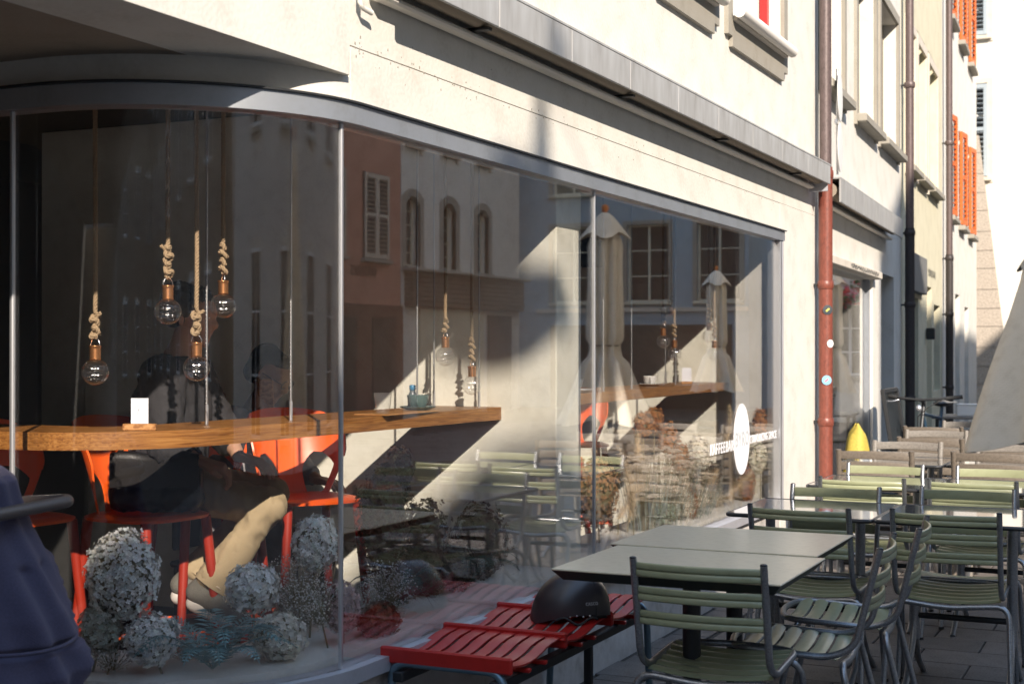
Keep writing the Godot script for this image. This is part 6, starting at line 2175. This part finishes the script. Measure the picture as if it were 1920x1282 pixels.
	front_window(d, 5.1, 5.9, 0.9, 2.3, {"frame": M.white_paint, "bars": 2, "deep": 0.1, "trim": M.stone_pale})
	# buttress of stone courses, wider towards the ground
	var hgt := 0.0
	for k in 15:
		var ch: float = [0.36, 0.40, 0.34][k % 3]
		var t0 := lerpf(3.62, 2.98, hgt / 5.4)
		var t1 := lerpf(3.62, 2.98, (hgt + ch) / 5.4)
		var poly := PackedVector2Array([Vector2(1.6, hgt), Vector2(t0, hgt), Vector2(t1, hgt + ch - 0.010), Vector2(1.6, hgt + ch - 0.010)])
		part(d, "stone_course", Geo.new().prism(poly, 0.0, 0.18 - 0.002 * (k % 3), Transform3D(Basis(Vector3(0, 0, -1), Vector3(0, 1, 0), Vector3(1, 0, 0)), Vector3.ZERO)), M.stone_block)
		hgt += ch
	# geraniums on its window ledge
	var gb := thing("flower_box", "window box of red and pink geraniums, mirrored in the neighbouring shop window", "flower box", Vector3(1.55, 0.62, -28.26))
	part(gb, "planter", Geo.new().box(Vector3(0, 1.75, 0.12), Vector3(1.5, 0.22, 0.22), 0.01), M.stone_trim)
	part(gb, "bracket", Geo.new().box(Vector3(0, 1.62, 0.1), Vector3(1.2, 0.04, 0.2)), M.black_steel)
	rng.seed = 909
	var xf := []
	var cols := PackedColorArray()
	for i in 900:
		var p := Vector3(rng.randf_range(-0.8, 0.8), 1.72 + rng.randf_range(-0.12, 0.42) * (0.6 + 0.4 * sin(i * 0.7)), 0.16 + rng.randf_range(-0.16, 0.2))
		var s := rng.randf_range(0.03, 0.055)
		xf.append(Transform3D(Basis.from_euler(Vector3(rng.randf() * 6, rng.randf() * 6, rng.randf() * 6)).scaled(Vector3(s, s, s)), p))
		var pick := rng.randf()
		cols.append(Color(0.06, 0.16, 0.03) if pick < 0.5 else (Color(0.65, 0.02, 0.03) if pick < 0.8 else Color(0.70, 0.12, 0.25)))
	scatter(gb, "blossoms", floret, M.tint, xf, cols)
	# pipes
	var p1 := downpipe(Vector3(0.085, 0, -10.17), "thick red-brown downpipe with stickers beside the cafe pier", 0.05, M.pipe_red, M.pipe_brown, 2.74, 10.3)
	for k in 3:
		var f: float = [0.5, 0.9, 0.35][k]
		var sp := Vector3(sin(f) * 0.051, [1.72, 1.48, 1.22][k], cos(f) * 0.051)
		var disc := part(p1, "sticker", Geo.new().lathe([Vector2(0.001, 0.0012), Vector2([0.035, 0.028, 0.034][k], 0.0010), Vector2([0.035, 0.028, 0.034][k], 0.0), Vector2(0.001, 0.0)], 20), M.sticker[[0, 1, 2][k]])
		disc.transform = Transform3D(Basis(Vector3.UP, f) * Basis(Vector3.RIGHT, PI / 2), sp)
		if k != 1:
			var dot := part(disc, "sticker_mark", Geo.new().box(Vector3(0, 0.002, 0), Vector3(0.03, 0.0014, 0.012), 0.0, Basis(Vector3.UP, 0.7)), M.sticker[4 if k == 0 else 3])
			dot.position = Vector3.ZERO
	var fr := Transform3D(Basis(Vector3.UP, turn), at)
	downpipe(fr * w3(-0.09, 0, 5.0), "dark downpipe between the shop house and the straw house", 0.05, M.pipe_dark, M.pipe_brown, 2.7, 9.6)
	downpipe(fr * w3(-0.09, 0, 9.55), "dark downpipe between the straw house and the orange shutters", 0.05, M.pipe_dark, M.pipe_brown, 2.7, 10.4)

func scribble(parent: Node, start: Vector3, dz: float, h: float, n: int) -> void:
	# sprayed tag as thin paint
	rng.seed = 5 + n
	var pts := []
	for i in n * 5:
		pts.append(start + Vector3(0.0, sin(i * 1.9) * h * 0.45 * rng.randf_range(0.5, 1.0), dz * (i / (n * 5.0)) + rng.randf_range(-0.03, 0.03)))
	var g := Geo.new()
	for i in pts.size() - 1:
		var a: Vector3 = pts[i]
		var b: Vector3 = pts[i + 1]
		var s := Vector3(0, -(b - a).z, (b - a).y).normalized() * 0.006
		g.quad(a - s, a + s, b + s, b - s)
	part(parent, "graffiti", g, M.lamp_black)

# ---------------------------------------------------------------- the other side of the square: it shades the terrace and shows in the glass
func opposite() -> void:
	var turn := PI
	# low gabled block behind the camera
	var a := thing("gabled_block", "grey house with a sloping roof line across the square, behind the camera", "building", Vector3(12, 0, 4.3), turn)
	var frame := Transform3D(Basis(Vector3(0, 0, -1), Vector3(0, 1, 0), Vector3(1, 0, 0)), Vector3.ZERO)
	part(a, "wall", Geo.new().prism(PackedVector2Array([Vector2(0, 0), Vector2(0, 9.0), Vector2(3.3, 10.68), Vector2(6.1, 12.1), Vector2(24, 12.1), Vector2(24, 0)]), -6.0, 0.0, frame), M.plaster_dun)
	for k in 6:
		for h in [[1.0, 2.5], [4.0, 5.6], [6.9, 8.4]]:
			front_window(a, 1.6 + 3.6 * k, 2.6 + 3.6 * k, h[0], h[1], {"frame": M.white_paint, "bars": 2, "deep": -0.02, "trim": M.stone_pale})
	# tall block further on
	var b := thing("tall_block", "tall pale house across the square, with a raised parapet", "building", Vector3(12, 0, -22.0), turn)
	part(b, "wall", Geo.new().prism(PackedVector2Array([Vector2(0, 0), Vector2(0, 13.0), Vector2(21.5, 13.0), Vector2(22.6, 14.1), Vector2(24.2, 13.2), Vector2(24.2, 0)]), -7.0, 0.0, frame), M.plaster_grey)
	for k in 6:
		for h in [[0.4, 2.6], [4.0, 5.8], [7.2, 8.9], [10.2, 11.6]]:
			front_window(b, 1.6 + 3.8 * k, 2.8 + 3.8 * k, h[0], h[1], {"frame": M.white_paint, "bars": 2, "deep": -0.02, "trim": M.stone_pale})
	# pink house with closed shutters
	var p := thing("pink_house", "salmon pink house with closed cream shutters, mirrored in the window", "building", Vector3(12, 0, -25.4), turn)
	part(p, "wall", Geo.new().box(w3(3.0, 6.0, 1.7), Vector3(6.0, 12.2, 3.38)), M.plaster_pink)
	for t in [0.55, 2.2]:
		for h in [[3.2, 4.9], [6.2, 7.9]]:
			front_window(p, t, t + 0.95, h[0], h[1], {"deep": -0.02, "shutter": M.shutter_cream, "open": false, "sill": M.stone_trim})
	part(p, "shop_front", Geo.new().box(w3(-0.06, 1.15, 1.7), Vector3(0.12, 2.3, 3.2), 0.01), M.roof_tile)
	for t in [0.9, 2.4]:
		part(p, "shop_door", Geo.new().box(w3(-0.13, 1.05, t), Vector3(0.03, 2.0, 0.9), 0.005), M.dark_door)
	lettering(p, "DRINKS", 0.2, w3(-0.02, 2.95, 1.5), M.roof_tile, 0.0)
	# white house with arched windows
	var w := thing("arched_house", "pale grey house with three arched windows over a timber shop band, mirrored in the window", "building", Vector3(12, 0, -31.2), turn)
	var ts := [[1.7, 2.3], [3.35, 3.95], [5.0, 5.6]]
	var holes := []
	for t in ts:
		holes.append([t[0], t[1], 3.15, 4.6])
		holes.append([t[0], t[1], 5.65, 6.9])
	part(w, "wall", pierced(-0.3, 0.0, 0.0, 5.78, -0.1, 11.5, holes), M.plaster_white)
	part(w, "rear_block", Geo.new().box(w3(3.3, 5.7, 2.9), Vector3(6.0, 11.6, 5.76)), M.plaster_white)
	for t in ts:
		front_window(w, t[0], t[1], 3.15, 4.6, {"frame": M.cream_paint, "bars": 4, "deep": 0.2, "trim": M.stone_trim, "arch": true, "trim_width": 0.16})
		front_window(w, t[0], t[1], 5.65, 6.9, {"frame": M.cream_paint, "bars": 2, "deep": 0.2, "trim": M.stone_pale, "trim_width": 0.16})
	var sb := holder(w, "shop_band")
	for k in 7:
		part(sb, "band_board", Geo.new().box(w3(-0.10, 2.36 + 0.10 * k, 2.9), Vector3(0.2 + 0.02 * (k % 2), 0.09, 5.5), 0.006), M.taupe)
	part(sb, "cornice", Geo.new().box(w3(-0.16, 3.06, 2.9), Vector3(0.36, 0.06, 5.7), 0.01), M.stone_trim)
	part(w, "shop_panel", Geo.new().box(w3(-0.04, 1.15, 3.6), Vector3(0.08, 2.2, 3.0), 0.006), M.plaster_straw)
	part(w, "shop_door", Geo.new().box(w3(-0.05, 1.1, 1.2), Vector3(0.06, 2.2, 1.2), 0.006), M.dark_door)
	# blue-grey house across the end
	var e := thing("blue_house", "blue-grey house with cream framed windows, mirrored beside the parasol", "building", Vector3(6.6, 0, -32.2), deg_to_rad(-90))
	var te := [[0.2, 1.25], [1.95, 3.0], [3.9, 4.95]]
	var holes2 := []
	for t in te:
		for h in [[2.55, 4.4], [5.2, 7.0], [7.9, 9.5]]:
			holes2.append([t[0], t[1], h[0], h[1]])
	part(e, "wall", pierced(-0.3, 0.0, 0.0, 7.4, -0.1, 11.0, holes2), M.plaster_blue)
	part(e, "rear_block", Geo.new().box(w3(3.3, 5.4, 3.69), Vector3(6.0, 11.0, 7.38)), M.plaster_blue)
	for t in te:
		for h in [[2.55, 4.4], [5.2, 7.0], [7.9, 9.5]]:
			front_window(e, t[0], t[1], h[0], h[1], {"frame": M.cream_paint, "bars": 2, "deep": 0.14, "trim": M.stone_trim, "trim_width": 0.1, "sill": M.cream_paint})
	part(e, "sill_band", Geo.new().box(w3(-0.03, 2.36, 2.69), Vector3(0.08, 0.1, 5.36)), M.stone_pale)
	part(e, "shop_front", Geo.new().box(w3(-0.02, 1.0, 2.7), Vector3(0.05, 2.0, 4.6), 0.005), M.dark_door)
	# house that closes the square behind the camera
	var z := thing("corner_house", "dun house closing the square far behind the camera", "building", Vector3(13.0, 0, 26.0), deg_to_rad(90))
	part(z, "wall", Geo.new().box(w3(3.0, 5.5, 15.0), Vector3(6.0, 11.2, 30.0)), M.plaster_dun)
	for k in 8:
		for h in [[0.8, 2.5], [4.0, 5.6], [7.2, 8.7]]:
			front_window(z, 1.6 + 3.5 * k, 2.7 + 3.5 * k, h[0], h[1], {"frame": M.white_paint, "bars": 2, "deep": -0.02, "trim": M.stone_pale})
	# lamp slung over the square; its shade falls on the partition
	var l := thing("slung_street_lamp", "street lamp slung on a cable across the square, out of the picture", "street lamp", Vector3(7.6, 8.55, 4.55))
	part(l, "lamp_hood", Geo.new().lathe([Vector2(0.001, 0.78), Vector2(0.03, 0.76), Vector2(0.05, 0.45), Vector2(0.10, 0.30), Vector2(0.26, 0.20), Vector2(0.30, 0.12), Vector2(0.27, 0.08), Vector2(0.001, 0.09)], 28), M.black_steel)
	part(l, "lamp_glass", Geo.new().ball(Vector3(0, 0.05, 0), Vector3(0.2, 0.10, 0.2), 20), M.white_paint)
	var cb := []
	for i in 21:
		var q := i / 20.0
		cb.append(Vector3(lerpf(4.4, -7.6, q), 0.78 + 1.6 * pow(q - 0.367, 2.0) * 2.0, 0))
	part(l, "span_cable", Geo.new().tube(cb, 0.006, 6), M.black_steel)

# ---------------------------------------------------------------- build
func _ready() -> void:
	# camera: eye level, looking half along the house front
	var cam := Camera3D.new()
	cam.name = "camera"
	add_child(cam)
	var at := CameraAttributesPhysical.new()
	at.frustum_focal_length = 50.0
	at.frustum_focus_distance = 6.0
	at.exposure_aperture = 5.0
	at.frustum_far = 400.0
	cam.attributes = at
	cam.fov = 27.02
	cam.near = 0.05
	cam.far = 400.0
	cam.position = Vector3(2.35, 1.45, 0.0)
	cam.rotation = Vector3(deg_to_rad(0.236), deg_to_rad(25.0), 0.0)
	cam.current = true
	# sky, exposure
	var env := Environment.new()
	env.background_mode = Environment.BG_SKY
	var sky := Sky.new()
	var sm := ProceduralSkyMaterial.new()
	sm.sky_top_color = Color(0.48, 0.57, 0.69)
	sm.sky_horizon_color = Color(0.82, 0.82, 0.80)
	sm.sky_curve = 0.12
	sm.sky_energy_multiplier = 1.28
	sm.ground_bottom_color = Color(0.25, 0.23, 0.21)
	sm.ground_horizon_color = Color(0.5, 0.5, 0.5)
	sm.sun_angle_max = 12.0
	sky.sky_material = sm
	env.sky = sky
	env.tonemap_mode = Environment.TONE_MAPPER_LINEAR
	env.tonemap_exposure = 1.68
	env.sdfgi_enabled = true
	env.ssao_enabled = true
	env.ssil_enabled = true
	var we := WorldEnvironment.new()
	we.name = "world_environment"
	we.environment = env
	add_child(we)
	# low autumn sun from behind the camera's right shoulder
	var sun := DirectionalLight3D.new()
	sun.name = "sun"
	sun.light_color = Color(1.0, 0.945, 0.88)
	sun.light_energy = 1.6
	sun.light_angular_distance = 0.5
	sun.shadow_enabled = true
	add_child(sun)
	sun.look_at_from_position(Vector3.ZERO, Vector3(-1.0, -0.89, -1.3))
	make_materials()
	ground()
	cafe()
	neighbours_and_square()
	counters()
	stools()
	people()
	bag()
	tables()
	chairs()
	bench()
	helmet()
	stroller()
	parasols()
	bicycle()
	street_bits()
	table_ware()
	pendants()

func neighbours_and_square() -> void:
	flowers()
	neighbours()
	opposite()

func pendants() -> void:
	var lamps := [
		[0.748, 1.374, 3.521, 3, "rope pendant lamp with clear ribbed globe, closest to the stroller"],
		[0.552, 1.565, 3.634, 4, "rope pendant lamp hanging in front of the seated person's face"],
		[0.519, 1.384, 3.737, 3, "low rope pendant lamp in front of the seated person's sleeve"],
		[0.532, 1.591, 3.897, 4, "highest rope pendant lamp of the four in the curved glass"],
		[0.501, 1.413, 5.434, 2, "rope pendant lamp above the green cup, higher of the two by the partition"],
		[0.451, 1.286, 5.59, 4, "rope pendant lamp just above the counter, lower of the two by the partition"],
		[0.585, 1.49, 8.562, 4, "rope pendant lamp on the window side of the far bay's cluster of three"],
		[0.603, 1.629, 8.774, 2, "topmost rope pendant lamp of the far bay's cluster of three"],
		[0.489, 1.413, 8.496, 3, "lowest rope pendant lamp of the far bay's cluster of three"],
		[0.411, 1.527, 8.974, 4, "higher rope pendant lamp of the far bay's pair by the end wall"],
		[0.35, 1.412, 8.892, 4, "lower rope pendant lamp of the far bay's pair by the end wall"],
	]
	for i in lamps.size():
		var q: Array = lamps[i]
		pendant(q[4], w3(q[0], q[1], q[2]), 0.042, q[3], 2.62, 60 + i)
